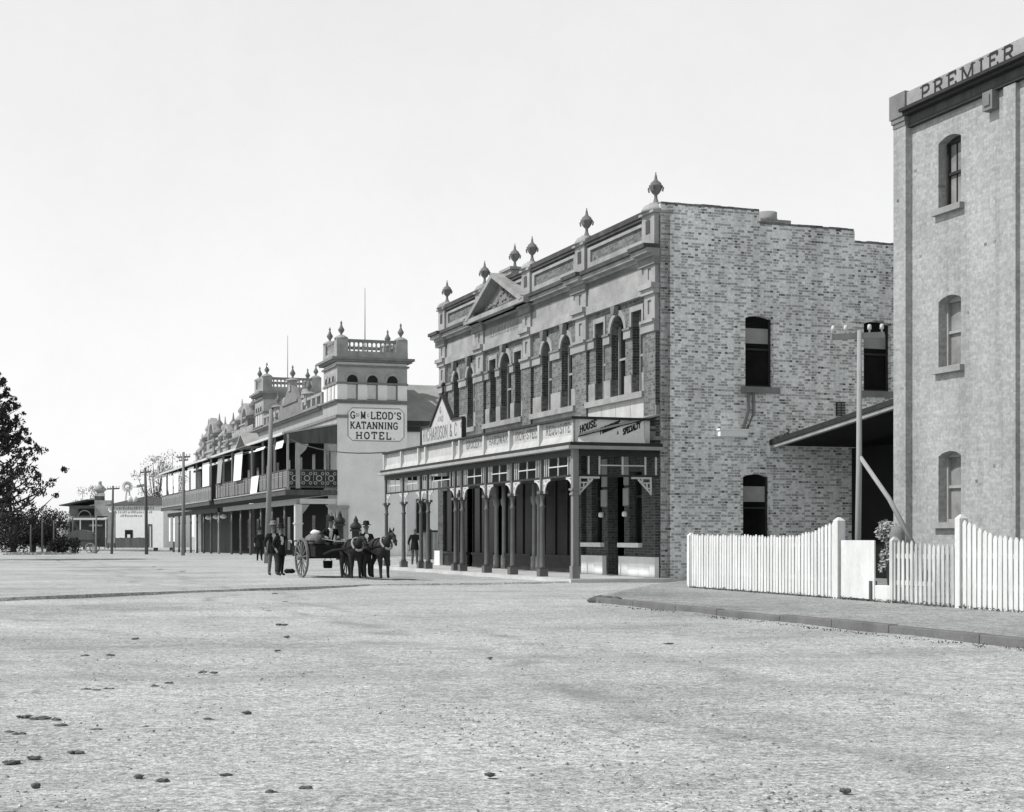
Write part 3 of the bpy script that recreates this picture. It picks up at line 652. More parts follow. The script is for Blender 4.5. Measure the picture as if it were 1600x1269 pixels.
mb.box(2.75, 3.3, -.28, -.2, .1, .74)
build_each(mb, "plinth", 'white', store)
mb = MB()
for a, b in ((1.2, 2.82), (4.22, 5.94)): mb.box(a, b, .05, .2, 1.03, 1.17)
build_each(mb, "window_sill", 'white', store)
for a, b in ((1.25, 2.2), (4.4, 5.3)):
    mb = MB(); mb.box(a, b, -.25, -.22, 1.02, 3.4); wn_ = mb.build("window", 'glass', store)
    mb = MB(); mb.box(a, a + .06, -.22, -.16, 1.02, 3.4); mb.box(b - .06, b, -.22, -.16, 1.02, 3.4); mb.box(a + .06, b - .06, -.22, -.16, 2.6, 2.67); mb.build("frame", 'trim_dk', wn_)
mb = MB()
for a, b in ((2.2, 2.62), (3.93, 4.42)): mb.box(a, b, .05, .09, 2.35, 2.9); mb.box(a + .02, b - .02, .05, .075, 3.0, 3.9)
build_each(mb, "pier_cap", 'trim', store)
mb = MB(); mb.box(2.6, 3.95, -.9, -.85, .1, 3.3); dr = mb.build("door", 'wood_dk', store)
mb = MB(); mb.box(3.1, 3.16, -.85, -.79, 1.0, 1.12); mb.build("handle", 'metal', dr)
mb = MB()
for x in (2.3, 4.22): mb.lathe(x, .16, [(.05, 0), (.09, .03), (.09, .14), (.05, .17)], 10, 2.0)
build_each(mb, "lamp_glass", 'canvas', store)
# big display windows: stallboard, posts, clear glass, lintel
BAYS = [(6.5, 10.0), (11.2, 14.1), (15.4, 18.2), (18.9, 22.15)]
mb = MB()
for a, b in BAYS:
    mb.box(a, b, -.12, .02, .1, .28); mb.box(a, b, -.10, .0, .28, .62); mb.box(a, b, -.12, .06, .62, .72)
st_ = mb.build("stallboard", 'trim_dk', store)
mb = MB(); mb.box(6.5, 22.15, -.2, .05, 3.35, 4.3); mb.build("shop_lintel", 'wood_dk', store)
for a, b in BAYS:
    mb = MB(); mb.box(a, b, -.06, -.045, .72, 3.35); wn_ = mb.build("display_window", 'glass_shop', store)
    mb = MB(); n = 3
    for k in range(n + 1): mb.box(a + (b - a - .04) * k / n, a + (b - a - .04) * k / n + .04, -.044, .0, .72, 3.35)
    mb.box(a, b, -.1, -.062, 2.7, 2.76); mb.build("mullion", 'trim_dk', wn_)
    mb = MB(); mb.box(a, b, -1.3, -.12, .66, .7); mb.box(a, b, -1.35, -1.3, .7, 3.3); mb.build("display_floor", 'black', wn_)
mb = MB()
for x in (10.45, 10.95, 14.3, 15.2): mb.lathe(x, -.02, [(.14, 0), (.14, .5), (.09, .56), (.085, 2.4), (.13, 2.5), (.14, 2.7), (.1, 2.75), (.1, 3.22)], 12, .12)
build_each(mb, "shop_column", 'trim', store)
for a, b in ((10.0, 11.2), (14.1, 15.4), (18.2, 18.9)):
    mb = MB(); mb.box(a, b, -1.0, -.95, .1, 3.35); mb.build("door", 'wood_dk', store)

# verandah: part of the store, its posts, boards and brackets are sub-parts
mb = MB(); mb.hexa([(-.1, 0.06, 5.02), (21.6, 0.06, 5.02), (21.6, 2.72, 4.36), (-.1, 2.72, 4.36)], [(-.1, 0.06, 5.08), (21.6, 0.06, 5.08), (21.6, 2.72, 4.42), (-.1, 2.72, 4.42)])
ver = mb.build("verandah", 'roof', store)
mb = MB(); mb.hexa([(-.08, .08, 4.98), (21.55, .08, 4.98), (21.55, 2.70, 4.33), (-.08, 2.70, 4.33)], [(-.08, .08, 5.0), (21.55, .08, 5.0), (21.55, 2.70, 4.35), (-.08, 2.70, 4.35)]); mb.build("shade_sheet", 'black', ver)  # black sheet added to paint the shade under the verandah roof
mb = MB(); mb.box(-.06, 21.5, 2.70, 2.86, 3.77, 3.96); mb.box(-.06, 21.5, 2.74, 2.82, 3.16, 3.22)
mb.box(-.06, .06, .06, 2.70, 3.77, 3.96); mb.box(-.04, .04, .06, 2.74, 3.16, 3.22); mb.box(21.38, 21.5, .06, 2.7, 3.77, 3.96); mb.build("beam", 'trim_dk', ver)
mb = MB(); mb.box(-.34, 21.7, 2.86, 3.12, 3.965, 4.06); mb.box(-.34, -.1, .02, 2.86, 3.965, 4.06); mb.build("gutter", 'trim', ver)
mb = MB(); mb.box(-.22, 21.6, 2.86, 3.02, 4.06, 4.17); mb.box(-.22, -.06, .02, 2.86, 4.06, 4.17); mb.box(-.16, 21.55, 2.70, 2.95, 4.86, 4.93); mb.box(-.16, -.02, .35, 2.70, 4.86, 4.93); mb.build("fascia", 'trim_dk', ver)  # strip above the gutter paints its recess shadow; top rail is dark
PX = [0.0, 2.71, 5.46, 8.12, 10.86, 11.65, 15.2, 16.18, 18.71, 21.41]
for i, x in enumerate(PX):
    mb = MB()
    if i == 0:
        mb.box(-.09, .09, 2.7, 2.88, .12, 2.6); mb.box(-.12, .12, 2.67, 2.91, .12, .5); mb.box(-.125, .125, 2.665, 2.915, 2.6, 2.66); mb.box(-.1, .1, 2.69, 2.89, 2.66, 2.74); mb.box(-.14, .14, 2.65, 2.93, 2.74, 2.8); mb.box(-.09, .09, 2.7, 2.88, 2.8, 3.96)
    else:
        mb.box(x - .14, x + .14, 2.65, 2.93, .12, .36); mb.lathe(x, 2.79, [(.12, 0), (.09, .1), (.085, .2), (.07, 1.9), (.095, 1.94), (.095, 1.98), (.068, 2.02), (.068, 2.18), (.085, 2.26), (.12, 2.34)], 12, .36)
        mb.box(x - .135, x + .135, 2.655, 2.925, 2.7, 2.79); mb.box(x - .065, x + .065, 2.725, 2.855, 2.79, 3.96)
    mb.build("verandah_post", 'pole' if i == 0 else 'iron', ver)
for a, b in zip(PX, PX[1:]):
    mb = MB(); w = b - a
    if w > 1.5:
        c = (a + b) / 2; h = w * .3
        for x in (a + .2, a + .36, c - h, c, c + h, b - .36, b - .2): mb.box(x - .022, x + .022, 2.77, 2.8, 3.22, 3.77)
        mb.box(c - h + .022, c - .022, 2.77, 2.795, 3.48, 3.515); mb.box(c + .022, c + h - .022, 2.77, 2.795, 3.48, 3.515)
    else:
        for k in range(3): mb.box(a + w * (k + 1) / 4 - .02, a + w * (k + 1) / 4 + .02, 2.77, 2.8, 3.22, 3.77)
    mb.build("lattice", 'cream', ver)
    sgn = ((a + .07, 1), (b - .07, -1)); bw_ = min(.62, w * .42)
    for x, s_ in sgn:
        mb = MB(); mb.box(min(x, x + s_ * .05), max(x, x + s_ * .05), 2.765, 2.805, 2.79, 3.16)
        mb.box(min(x + s_ * .05, x + s_ * bw_), max(x + s_ * .05, x + s_ * bw_), 2.765, 2.805, 3.11, 3.16)
        n = 7; R1, R0 = bw_ - .04, bw_ - .13
        cx_, cz_ = x + s_ * bw_, 3.11 - (bw_ - .1) * .78
        for k in range(n):
            t0, t1 = math.pi / 2 * k / n, math.pi / 2 * (k + 1) / n
            mb.prism([(cx_ - s_ * r * math.cos(t), cz_ + r * math.sin(t) * .78) for r, t in ((R0, t0), (R1, t0), (R1, t1), (R0, t1))], 2.77, 2.8)
        mb.box(min(x + s_ * .05, x + s_ * .2), max(x + s_ * .05, x + s_ * .2), 2.775, 2.795, 2.98, 3.11)
        mb.build("bracket", 'cream', ver)
TY = lambda u, d, z: (-d, u, z)                                     # the near return end of the verandah (plane x = 0, u = y)
mb = MB(TY)
for y in (2.35, 2.0, 1.25, .5, .15): mb.box(y - .025, y + .025, -.01, .02, 3.22, 3.77)
mb.box(1.275, 1.975, -.01, .015, 3.48, 3.515); mb.box(.525, 1.225, -.01, .015, 3.48, 3.515); mb.build("lattice", 'cream', ver)
for x, s_ in ((2.66, -1), (.3, 1)):
    mb = MB(TY); a = lambda p, q: (min(x + s_ * p, x + s_ * q), max(x + s_ * p, x + s_ * q))
    mb.box(*a(0, .05), -.01, .03, 2.62, 3.16); mb.box(*a(.05, .66), -.01, .03, 3.1, 3.16); mb.box(*a(.05, .32), -.005, .025, 2.96, 3.0); mb.box(*a(.28, .33), -.005, .025, 2.96, 3.1)
    mb.prism([(x + s_ * .05, 2.72), (x + s_ * .05, 2.66), (x + s_ * .45, 3.06), (x + s_ * .45, 3.1), (x + s_ * .4, 3.1)], -.005, .02)
    mb.box(*a(.05, .16), -.005, .025, 2.8, 2.84); mb.box(*a(.13, .17), -.005, .025, 2.84, 2.96)
    mb.build("bracket", 'cream', ver)
# signboards on the verandah edge
def signboard(a, b, txt, label, th=.27, mat='board'):
    mb = MB(); mb.box(a + .06, b - .06, 2.76, 2.80, 4.4, 4.86); mb.hexa([(a + .06, 2.80, 4.4), (b - .06, 2.80, 4.4), (b - .06, 2.9, 4.17), (a + .06, 2.9, 4.17)], [(a + .06, 2.76, 4.4), (b - .06, 2.76, 4.4), (b - .06, 2.86, 4.17), (a + .06, 2.86, 4.17)])
    mb.mi = 1
    if txt:
        tw = text_width(txt, th); xs_ = min(1.25, (b - a - .3) / tw)
        letters(mb, txt, lambda u, v, l: ((a + b) / 2 + tw * xs_ / 2 - u, 2.80 + l, 4.5 + v), th, .14, False, xs_)
    o = mb.build("sign_board", [mat, 'text_mid'], ver); tag(o, label)
signboard(0.0, 2.71, "REQUISITE", "sign board lettered REQUISITE"); signboard(2.71, 5.46, "IRON-STEEL", "sign board lettered IRON-STEEL"); signboard(5.46, 8.12, "HARDWARE", "sign board lettered HARDWARE"); signboard(8.12, 10.86, "GROCERY", "sign board lettered GROCERY")
signboard(11.65, 15.2, "", "blank grey weathered sign board"); signboard(16.18, 18.71, "", None); signboard(18.71, 21.41, "", None)
signboard(10.86, 11.65, "", None); signboard(15.2, 16.18, "", None)
mb = MB()
for x in PX[:]: mb.box(x - .06, x + .06, 2.80, 2.93 if x else 2.86, 4.175, 4.855)
build_each(mb, "sign_stile", 'cream', ver)
mb = MB(TY); mb.box(.55, 2.7, -.02, .02, 4.4, 4.86); mb.hexa([(.55, .02, 4.4), (2.7, .02, 4.4), (2.7, .12, 4.17), (.55, .12, 4.17)], [(.55, -.02, 4.4), (2.7, -.02, 4.4), (2.7, .08, 4.17), (.55, .08, 4.17)]); mb.mi = 1
for t, y, z, h in (("HOUSE", 2.64, 4.45, .2), ("FURNISHING", 1.98, 4.42, .18), ("A", 1.44, 4.42, .1), ("SPECIALTY", 1.24, 4.42, .18)):
    letters(mb, t, lambda u, v, l, y=y, z=z: (y - u, .02 + l, z + v), h, .2, False, .5 if len(t) > 5 else .72, .1, .4)
tag(mb.build("sign_board", ['board_end', 'text'], ver), "end board lettered HOUSE FURNISHING A SPECIALTY on a slant")
mb = MB(TY); mb.box(2.7, 2.86, -.02, .06, 4.175, 4.855); mb.box(.38, .54, -.02, .06, 4.175, 4.9); build_each(mb, "sign_stile", 'cream', ver)
# pedimented name board standing on the verandah edge
pts = [(10.84, 4.95), (16.09, 4.95), (16.09, 5.6), (14.86, 5.6), (13.35, 6.66), (12.15, 5.66), (10.84, 5.66)]
mb = MB(); mb.prism(pts, 2.70, 2.78); mb.mi = 1
tw = text_width("RICHARDSON & C", .5, .08); xs_ = 4.75 / tw
letters(mb, "RICHARDSON & C", lambda u, v, l: (15.95 - u, 2.78 + l, 5.08 + v), .46, .11, False, xs_, .08)
letters(mb, "O", lambda u, v, l: (11.13 - u, 2.78 + l, 5.33 + v), .2, .14, False, .9)
letters(mb, "AND", lambda u, v, l: (14.0 - u, 2.78 + l, 5.72 + v), .2, .12, False, 1.6); letters(mb, "G", lambda u, v, l: (13.7 - u, 2.78 + l, 6.04 + v), .22, .16, False, 1.2)
nb = mb.build("name_board", ['board', 'text_mid'], ver); tag(nb, "white gabled name board lettered RICHARDSON & Co")
mb = MB()
def bar(p, q, o=.05):
    d = Vector((q[0] - p[0], q[1] - p[1])).normalized() ; n_ = Vector((-d.y, d.x)) * o
    mb.prism([p, q, (q[0] + n_.x, q[1] + n_.y), (p[0] + n_.x, p[1] + n_.y)], 2.68, 2.84)
bar(pts[6], pts[0], -.07); bar(pts[1], pts[2], -.07); bar(pts[2], pts[3], -.06); bar(pts[3], pts[4], -.09); bar(pts[4], pts[5], -.09); bar(pts[5], pts[6], -.06)
mb.tube([(13.35, 2.76, 6.7), (13.35, 2.76, 7.1)], .04, 6); mb.blob((13.35, 2.76, 7.1), (.1, .1, .1), 1, 1)
mb.build("board_edging", 'trim_dk', nb)

# ------------------------------------------------------------------ the hotel and the terrace beyond it
HO = (-12.021, 107.88); RH = frame(-40); CH, SH = math.cos(RH), math.sin(RH)
def HL(x, y, z=0.0): return (HO[0] + x * CH - y * SH, HO[1] + x * SH + y * CH, z)
hotel = tag(empty("hotel", (HO[0], HO[1], 0), RH), "two storey hotel with balustraded corner towers, long dark verandah and painted end wall", "hotel")
mb = MB(); mb.box(0, 4.4, -4.96, 0, -.1, 13.4); mb.box(4.4, 46, -9, 0, -.5, 10.5); mb.box(1.0, 14, -14, -4.96, 0, 9.3)
hw = mb.build("wall", 'whitewash', hotel)
mb = MB(); mb.hexa([(.7, -14.3, 9.3), (.7, -4.97, 9.3), (5.5, -4.97, 12.4), (5.5, -14.3, 12.4)], [(.7, -14.3, 9.42), (.7, -4.97, 9.42), (5.5, -4.97, 12.52), (5.5, -14.3, 12.52)])
mb.hexa([(5.5, -14.3, 12.4), (5.5, -4.97, 12.4), (14, -4.97, 9.3), (14, -14.3, 9.3)], [(5.5, -14.3, 12.52), (5.5, -4.97, 12.52), (14, -4.97, 9.42), (14, -14.3, 9.42)])
mb.build("roof", 'roof', hotel)
mb = MB(); mb.box(.55, .72, -14.3, -4.97, 9.15, 9.5); mb.box(.8, 1.0, -14, -4.97, 8.75, 9.1); mb.build("eaves", 'trim_dk', hotel)
mb = MB(side); mb.box(5.9, 6.7, -.9, -.985, 1.6, 4.0); wn_ = mb.build("window", 'glass', hotel)
mb = MB(side); mb.box(5.8, 6.8, -.98, -.9, 1.4, 1.6); mb.build("sill", 'render', wn_)
def finial(mb, x, y, z, s=1.0):
    mb.lathe(x, y, [(r * .78 * s, h * s) for r, h in [(.2, 0), (.1, .08), (.09, .14), (.26, .34), (.27, .42), (.13, .6), (.08, .72), (.06, .78), (.11, .86), (.04, .94), (.05, .97), (.002, 1.02)]], 10, z)
def tower(x0, x1, y1, y0, zb):
    """upper stage of a corner tower: arched belfry lights, cornice, balustrade and finials; zb is its string course"""
    mb = MB(); mb.box(x0 - .12, x1 + .12, y0 - .12, y1 + .12, zb - .06, zb + .1); mb.box(x0 - .25, x1 + .1, y0, y1 + .25, zb + .1, zb + .2)
    tw = mb.build("tower", 'render_dk', hotel)
    mb = MB(); mb.box(x0 - .14, x1 + .14, y0 - .14, y1 + .14, zb + 2.5, zb + 2.62); mb.box(x0 - .3, x1 + .3, y0 - .3, y1 + .3, zb + 2.82, zb + 2.95); mb.box(x0 - .45, x1 + .45, y0 - .45, y1 + .45, zb + 2.95, zb + 3.12); mb.build("cornice", 'render_dk', tw)
    lights = []
    for k in range(3):
        c = .35 + (y1 - y0 - .7) * (k + .5) / 3
        lights.append((MB(lambda u, d, z: (x0 - d, y1 - u, z)), c))
    for k in range(3):
        c = .5 + (x1 - x0 - 1.0) * (k + .5) / 3
        lights.append((MB(lambda u, d, z: (x1 - u, y1 + d, z)), c))
    for mb, c in lights:
        z0, zs, r = zb + .22, zb + 1.55, .38
        n = 12; arc = [(c + r * math.cos(math.pi * k / n), zs + r * math.sin(math.pi * k / n)) for k in range(n + 1)]
        mb.prism([(c - r, zs - .3), (c + r, zs - .3)] + arc, -.02, .012); T = mb.T; wn_ = mb.build("belfry_light", 'glass', tw)
        q = MB(T); q.box(c - r + .04, c + r - .14, .0, .018, z0, zs - .3); q.build("shutter", 'cream', wn_)
        q = MB(T); q.arch_band(c, zs, r, r + .2, 0, .06, 10); q.build("archivolt", 'render', wn_)
        q = MB(T); q.box(c + r - .14, c + r, .0, .02, z0, zs - .3); q.box(c - r, c + r, 0, .03, z0 - .06, z0 + .06); q.build("jamb", 'render_dk', wn_)
    mb = MB(); mb.box(x0 - .008, x1 + .008, y0 - .008, y1 + .008, zb + 1.43, zb + 2.49); mb.build("belfry_wall", 'tower_mid', tw)
    mb = MB(); mb.box(x0 - .07, x1 + .07, y0 - .07, y1 + .07, zb + 1.28, zb + 1.42); mb.build("impost_band", 'render_dk', tw)
    b = zb + 3.12; mb = MB()
    mb.box(x0 - .05, x1 + .05, y0 - .05, y1 + .05, b, b + .45)
    mb.build("parapet", 'render', tw)
    mb = MB()
    for (xa, xb, ya, yb) in ((x0 + .05, x0 + .25, y0 + .75, y1 - .75), (x1 - .25, x1 - .05, y0 + .75, y1 - .75), (x0 + .75, x1 - .75, y1 - .25, y1 - .05), (x0 + .75, x1 - .75, y0 + .05, y0 + .25)):
        mb.box(xa, xb, ya, yb, b + 1.08, b + 1.28)
    mb.build("balustrade_rail", 'render_dk', tw)
    for (xa, xb, ya, yb) in ((x0 + .15, x0 + .15, y0 + .75, y1 - .75), (x0 + .75, x1 - .75, y1 - .15, y1 - .15)):
        n = 11
        for k in range(n):
            t = (k + .5) / n; mb = MB(); mb.lathe(xa + (xb - xa) * t, ya + (yb - ya) * t, [(.09, 0), (.05, .08), (.1, .25), (.05, .5), (.09, .63)], 8, b + .45); mb.build("baluster", 'render', tw)
    for cx, cy in ((x0 + .36, y1 - .36), (x0 + .36, y0 + .36), (x1 - .36, y1 - .36), (x1 - .36, y0 + .36)):
        mb = MB(); mb.box(cx - .4, cx + .4, cy - .4, cy + .4, b + .45, b + 1.3); mb.lathe(cx, cy, [(.5, 0), (.48, .08), (.3, .2), (.16, .26)], 12, b + 1.3); mb.build("pedestal", 'render', tw)
        mb = MB(); finial(mb, cx, cy, b + 1.5, 1.05); mb.build("finial", 'urn', tw)
    mb = MB(); mb.tube([((x0 + x1) / 2, (y0 + y1) / 2, b - .2), ((x0 + x1) / 2, (y0 + y1) / 2, b + 5.2)], [.05, .025], 6); mb.build("flagpole", 'trim', tw)
tower(0, 4.4, 0, -4.96, 10.6)
mb = MB(); mb.box(29, 33.3, -5, 0.02, 10.4, 13.6); mb.build("tower_wall", 'render', hotel)
tower(29, 33.3, .02, -5, 10.75)
# front wall mouldings and parapet between the towers
mb = MB(); mb.box(4.7, 46, 0, .3, 10.45, 10.6); mb.box(4.7, 46, 0, .45, 10.6, 10.72); mb.box(-.12, 46, 0, .12, 9.55, 9.75); mb.box(-.12, 0.0, -.75, 0.0, 9.55, 9.75); mb.build("string_course", 'render_dk', hotel)
mb = MB()
for a, b in ((4.5, 12), (21, 28.9)):
    mb = MB(); mb.box(a, b, -.2, .1, 10.72, 10.92); mb.box(a, b, -.2, .14, 11.5, 11.7)
    n = 4
    for k in range(n + 1): mb.box(a + (b - a - .5) * k / n, a + (b - a - .5) * k / n + .5, -.22, .12, 10.92, 11.5)
    mb.build("parapet", 'render', hotel)
mb = MB(); mb.box(34, 46, -.2, .1, 10.72, 11.4)
mb.build("parapet", 'render', hotel)
mb = MB(); mb.box(12, 21, -.2, .1, 10.72, 11.9); mb.prism([(13.5, 11.9), (19.5, 11.9), (18.2, 12.8), (16.5, 13.4), (14.8, 12.8)], -.2, .1); mb.box(13.4, 19.6, .1, .2, 11.8, 11.95); mb.build("parapet_gable", 'render_dk', hotel)
for x, z in ((10.2, 12.1), (16.5, 13.7), (22.8, 12.1)):
    mb = MB(); mb.box(x - .4, x + .4, -.4, .2, z - .9, z - .1); mb.lathe(x, -.1, [(.6, 0), (.5, .12), (.2, .22)], 12, z - .1); q = mb.build("pedestal", 'render', hotel)
    mb = MB(); finial(mb, x, -.1, z + .1, 1.05); mb.build("finial", 'urn', q)
for s_, x in ((-1, 12.6), (1, 20.4)):                                           # scrolls beside the middle pediment
    mb = MB(); mb.lathe(0, 0, [(.7, 0), (.75, .1), (.75, .3), (.7, .4)], 16); o = mb.build("scroll", 'render', hotel, (x, -.1, 11.9)); o.rotation_euler = (math.pi / 2, 0, 0)
mb = MB(); mb.box(0.0, 46, .0, .01, 9.15, 9.54); mb.box(4.7, 46, .0, .01, 9.76, 10.44); mb.box(0.0, 4.7, .0, .01, 9.76, 10.53); mb.build("front_plaster", 'tower_mid', hotel)
# painted sign on the end wall
mb = MB(side); c = .3; u0, u1, z0, z1 = .76, 4.73, 8.0, 10.24
oct_ = lambda g: [(u0 + c, z0 + g), (u1 - c, z0 + g), (u1 - g, z0 + c), (u1 - g, z1 - c), (u1 - c, z1 - g), (u0 + c, z1 - g), (u0 + g, z1 - c), (u0 + g, z0 + c)]
mb.prism(oct_(-.05), .001, .01); mb.mi = 1; mb.prism(oct_(.03), .01, .016); mb.mi = 2
f = lambda u0_, z_: (lambda u, v, l: (u0_ + u, .016 + l, z_ + v))
letters(mb, "G", f(.92, 9.52), .46, .19, True, 1.1); letters(mb, "EO", f(1.3, 9.66), .2, .12, False, .9); letters(mb, "M", f(1.66, 9.52), .46, .19, True, .8); letters(mb, "C", f(2.1, 9.64), .2, .13, False, 1.2)
letters(mb, "LEOD'S", f(2.36, 9.52), .46, .19, True, 1.2, .12)
tw_ = text_width("KATANNING", .5, .09); letters(mb, "KATANNING", f(.9, 8.82), .46, .18, True, 3.7 / tw_, .09)
tw_ = text_width("HOTEL.", .5, .2); letters(mb, "HOTEL.", f(1.3, 8.12), .46, .19, True, 3.05 / tw_, .2)
tag(mb.build("painted_sign", ['trim', 'canvas', 'text'], hotel), "white painted sign with clipped corners lettered Geo McLEOD'S KATANNING HOTEL")
mb = MB(side); mb.box(.0, .75, .0, .12, 0, 3.3); mb.box(-.06, .8, .0, .2, 3.3, 3.5); mb.build("end_pier", 'render', hotel)
# verandahs
def long_verandah(par, x0, x1, post, beam, panel, upper, roofm, seed, ret, posts, gap=4.85):
    rr = random.Random(seed); mb = MB()
    mb.hexa([(x0, .02, 9.05), (x1, .02, 9.05), (x1, 3.7, 8.35), (x0, 3.7, 8.35)], [(x0, .02, 9.15), (x1, .02, 9.15), (x1, 3.7, 8.45), (x0, 3.7, 8.45)])
    v = mb.build("verandah", roofm, par)
    mb = MB(); mb.hexa([(x0, .05, 9.0), (x1, .05, 9.0), (x1, 3.68, 8.31), (x0, 3.68, 8.31)], [(x0, .05, 9.02), (x1, .05, 9.02), (x1, 3.68, 8.33), (x0, 3.68, 8.33)]); mb.build("shade_sheet", 'black', v)  # black sheet for the shade under the balcony roof
    mb = MB(); mb.box(x0 - .05, x1, 3.7, 3.85, 8.3, 8.46); mb.build("gutter", 'cream', v)
    mb = MB(); mb.box(x0, x1, .02, 3.4, 4.3, 4.5); mb.box(x0 - .1, x1, 3.4, 3.6, 4.2, 4.55); mb.build("balcony_floor", 'wood_dk', v)
    mb = MB(); mb.box(x0 - .1, x1, 3.4, 3.66, 4.551, 4.64); mb.build("balcony_edge", 'trim', v)
    mb = MB(); mb.box(x0 + .15, x1, 2.6, 2.85, 3.55, 3.95); mb.build("beam", beam, v)
    mb = MB(); mb.box(x0, x1, 3.4, 3.5, 5.85, 5.95); mb.build("rail", 'wood_dk', v)
    k = 0; x = x0 + posts
    while x < x1 + .1:
        w_ = .24 if (k == 0 and ret) else .1
        mb = MB(); mb.box(x - w_, x + w_, 2.72 - w_, 2.72 + w_, -.05, 3.55) if w_ > .2 else mb.lathe(x, 2.72, [(.14, -.5), (.1, .3), (.08, 2.6), (.14, 2.75), (.09, 2.85), (.09, 3.55)], 8)
        if w_ > .2: mb.box(x - .3, x + .3, 2.42, 3.02, 2.2, 2.3)
        mb.build("ground_post", post if k == 0 else 'iron', v)
        mb = MB(); mb.box(x - .07, x + .07, 3.36, 3.5, 4.65, 8.35); mb.build("balcony_post", 'trim', v); x += gap; k += 1
    x = x0; k = 0
    while x < x1 - .3:
        b = min(x + 1.62, x1); mb = MB(); mb.box(x + .06, b - .06, 3.42, 3.46, 4.7, 5.85); mb.box(x - .05, x + .05, 3.4, 3.5, 4.64, 5.85)
        n = 9; mb.mi = 1
        for j in range(n): q = x + .1 + (b - x - .2) * j / n; mb.box(q, q + .07, 3.46, 3.475, 4.75, 5.5)
        mb.box(x + .08, b - .08, 3.46, 3.478, 5.52, 5.57); mb.box(x + .08, b - .08, 3.46, 3.478, 5.77, 5.82)
        for j in range(4):
            q = x + .12 + (b - x - .24) * (j + .5) / 4; mb.prism([(q - .09, 5.67), (q, 5.58), (q + .09, 5.67), (q, 5.76)], 3.46, 3.474)
        mb.build("balcony_panel", panel, v); x = b; k += 1
    return v
ver = long_verandah(hotel, 0.0, 33.4, 'cream', 'trim', ['wood_dk', 'trim'], None, 'roof', 3, True, 0.0)
TY = lambda u, d, z: (-d, u, z)
mb = MB(TY); mb.box(.02, 2.6, -.25, -.05, 3.6, 3.95); mb.build("beam", 'cream', ver)
mb = MB(TY); mb.box(.02, 3.4, -.05, .08, 5.85, 5.95); mb.box(.02, 3.6, -.05, .12, 4.2, 4.55); mb.box(.02, 3.4, -.05, .06, 4.7, 4.8); mb.build("rail", 'wood_dk', ver)
for k in range(4):                                                             # ornamental panels on the balcony's near end
    a = .06 + k * .84; mb = MB(TY); mb.box(a, a + .74, -.03, 0, 4.8, 5.85); mb.box(a - .05, a + .0, -.04, .05, 4.64, 5.85); q = mb.build("balcony_panel", 'trim_dk', ver)
    mb = MB(TY); c = a + .37; mb.arch_band(c, 5.35, .15, .22, 0, .02, 12, 0, 2 * math.pi); [mb.arch_band(c + dx_, 5.35 + dz_, .07, .12, .003, .018, 8, 0, 2 * math.pi) for dx_ in (-.25, .25) for dz_ in (-.32, .32)]; mb.build("rosette", 'tower_mid', q)
mb = MB(TY); mb.hexa([(.02, 0, 7.75), (3.7, 0, 7.75), (3.7, 0, 8.34), (.02, 0, 9.04)], [(.02, -.08, 7.75), (3.7, -.08, 7.75), (3.7, -.08, 8.34), (.02, -.08, 9.04)]); mb.build("gable_board", 'wood_dk', ver)
mb = MB(TY); mb.box(2.6, 2.9, -.1, .1, 4.65, 7.75); mb.prism([(2.6, 7.7), (2.0, 7.7), (2.2, 7.3), (2.6, 6.9)], -.03, .03); mb.prism([(.1, 7.7), (.7, 7.7), (.5, 7.3), (.1, 6.9)], -.03, .03); mb.prism([(2.4, 3.55), (1.9, 3.55), (2.15, 3.2), (2.4, 2.9)], -.2, -.1); mb.prism([(.1, 3.55), (.8, 3.55), (.5, 3.2), (.1, 2.9)], -.2, -.1); build_each(mb, "corner_bracket", 'trim', ver)
mb = MB(); mb.box(4.401, 45.9, 0.0, .04, 4.6, 8.9); mb.box(3, 45.9, 0.0, .06, -.4, 4.2); mb.build("shade_wall", 'black', hotel)  # black facing paints the deep shade behind the verandah
for k in range(9):
    x = 2.2 + k * 4.8
    for z0, z1 in ((.3, 2.9), (4.9, 7.4)):
        mb = MB(); mb.box(x, x + 1.1, .06, .075, z0, z1); mb.build("french_door", 'glass', hotel)
for x, y in ((.4, .0), (1.5, .0)):
    mb = MB(); mb.box(x, x + .5, .06, .1, .2, 3); mb.build("door_jamb", 'cream', hotel)
for a, b, z0, z1 in ((18.3, 22.3, 5.85, 8.1), (10.9, 14.1, 4.62, 5.92), (.7, 3.6, 7.45, 8.0), (8.0, 12.0, 7.72, 7.95), (29.0, 31.6, 5.95, 8.1)):
    mb = MB(); mb.hexa([(a, 3.52, z1), (b, 3.52, z1), (b - .15, 3.66, z0), (a + .15, 3.66, z0)], [(a, 3.54, z1), (b, 3.54, z1), (b - .15, 3.68, z0), (a + .15, 3.68, z0)]); mb.build("canvas_blind", 'canvas' if b < 28 else 'trim', ver)
mb = MB(); mb.prism([(14.4, 8.3), (20.0, 8.3), (17.2, 9.5)], 2.6, 3.9); g_ = mb.build("gablet", 'tower_mid', ver)
mb = MB(); mb.prism([(15.0, 8.35), (19.4, 8.35), (17.2, 9.3)], 3.9, 3.92); mb.build("gablet_front", 'trim_dk', g_)
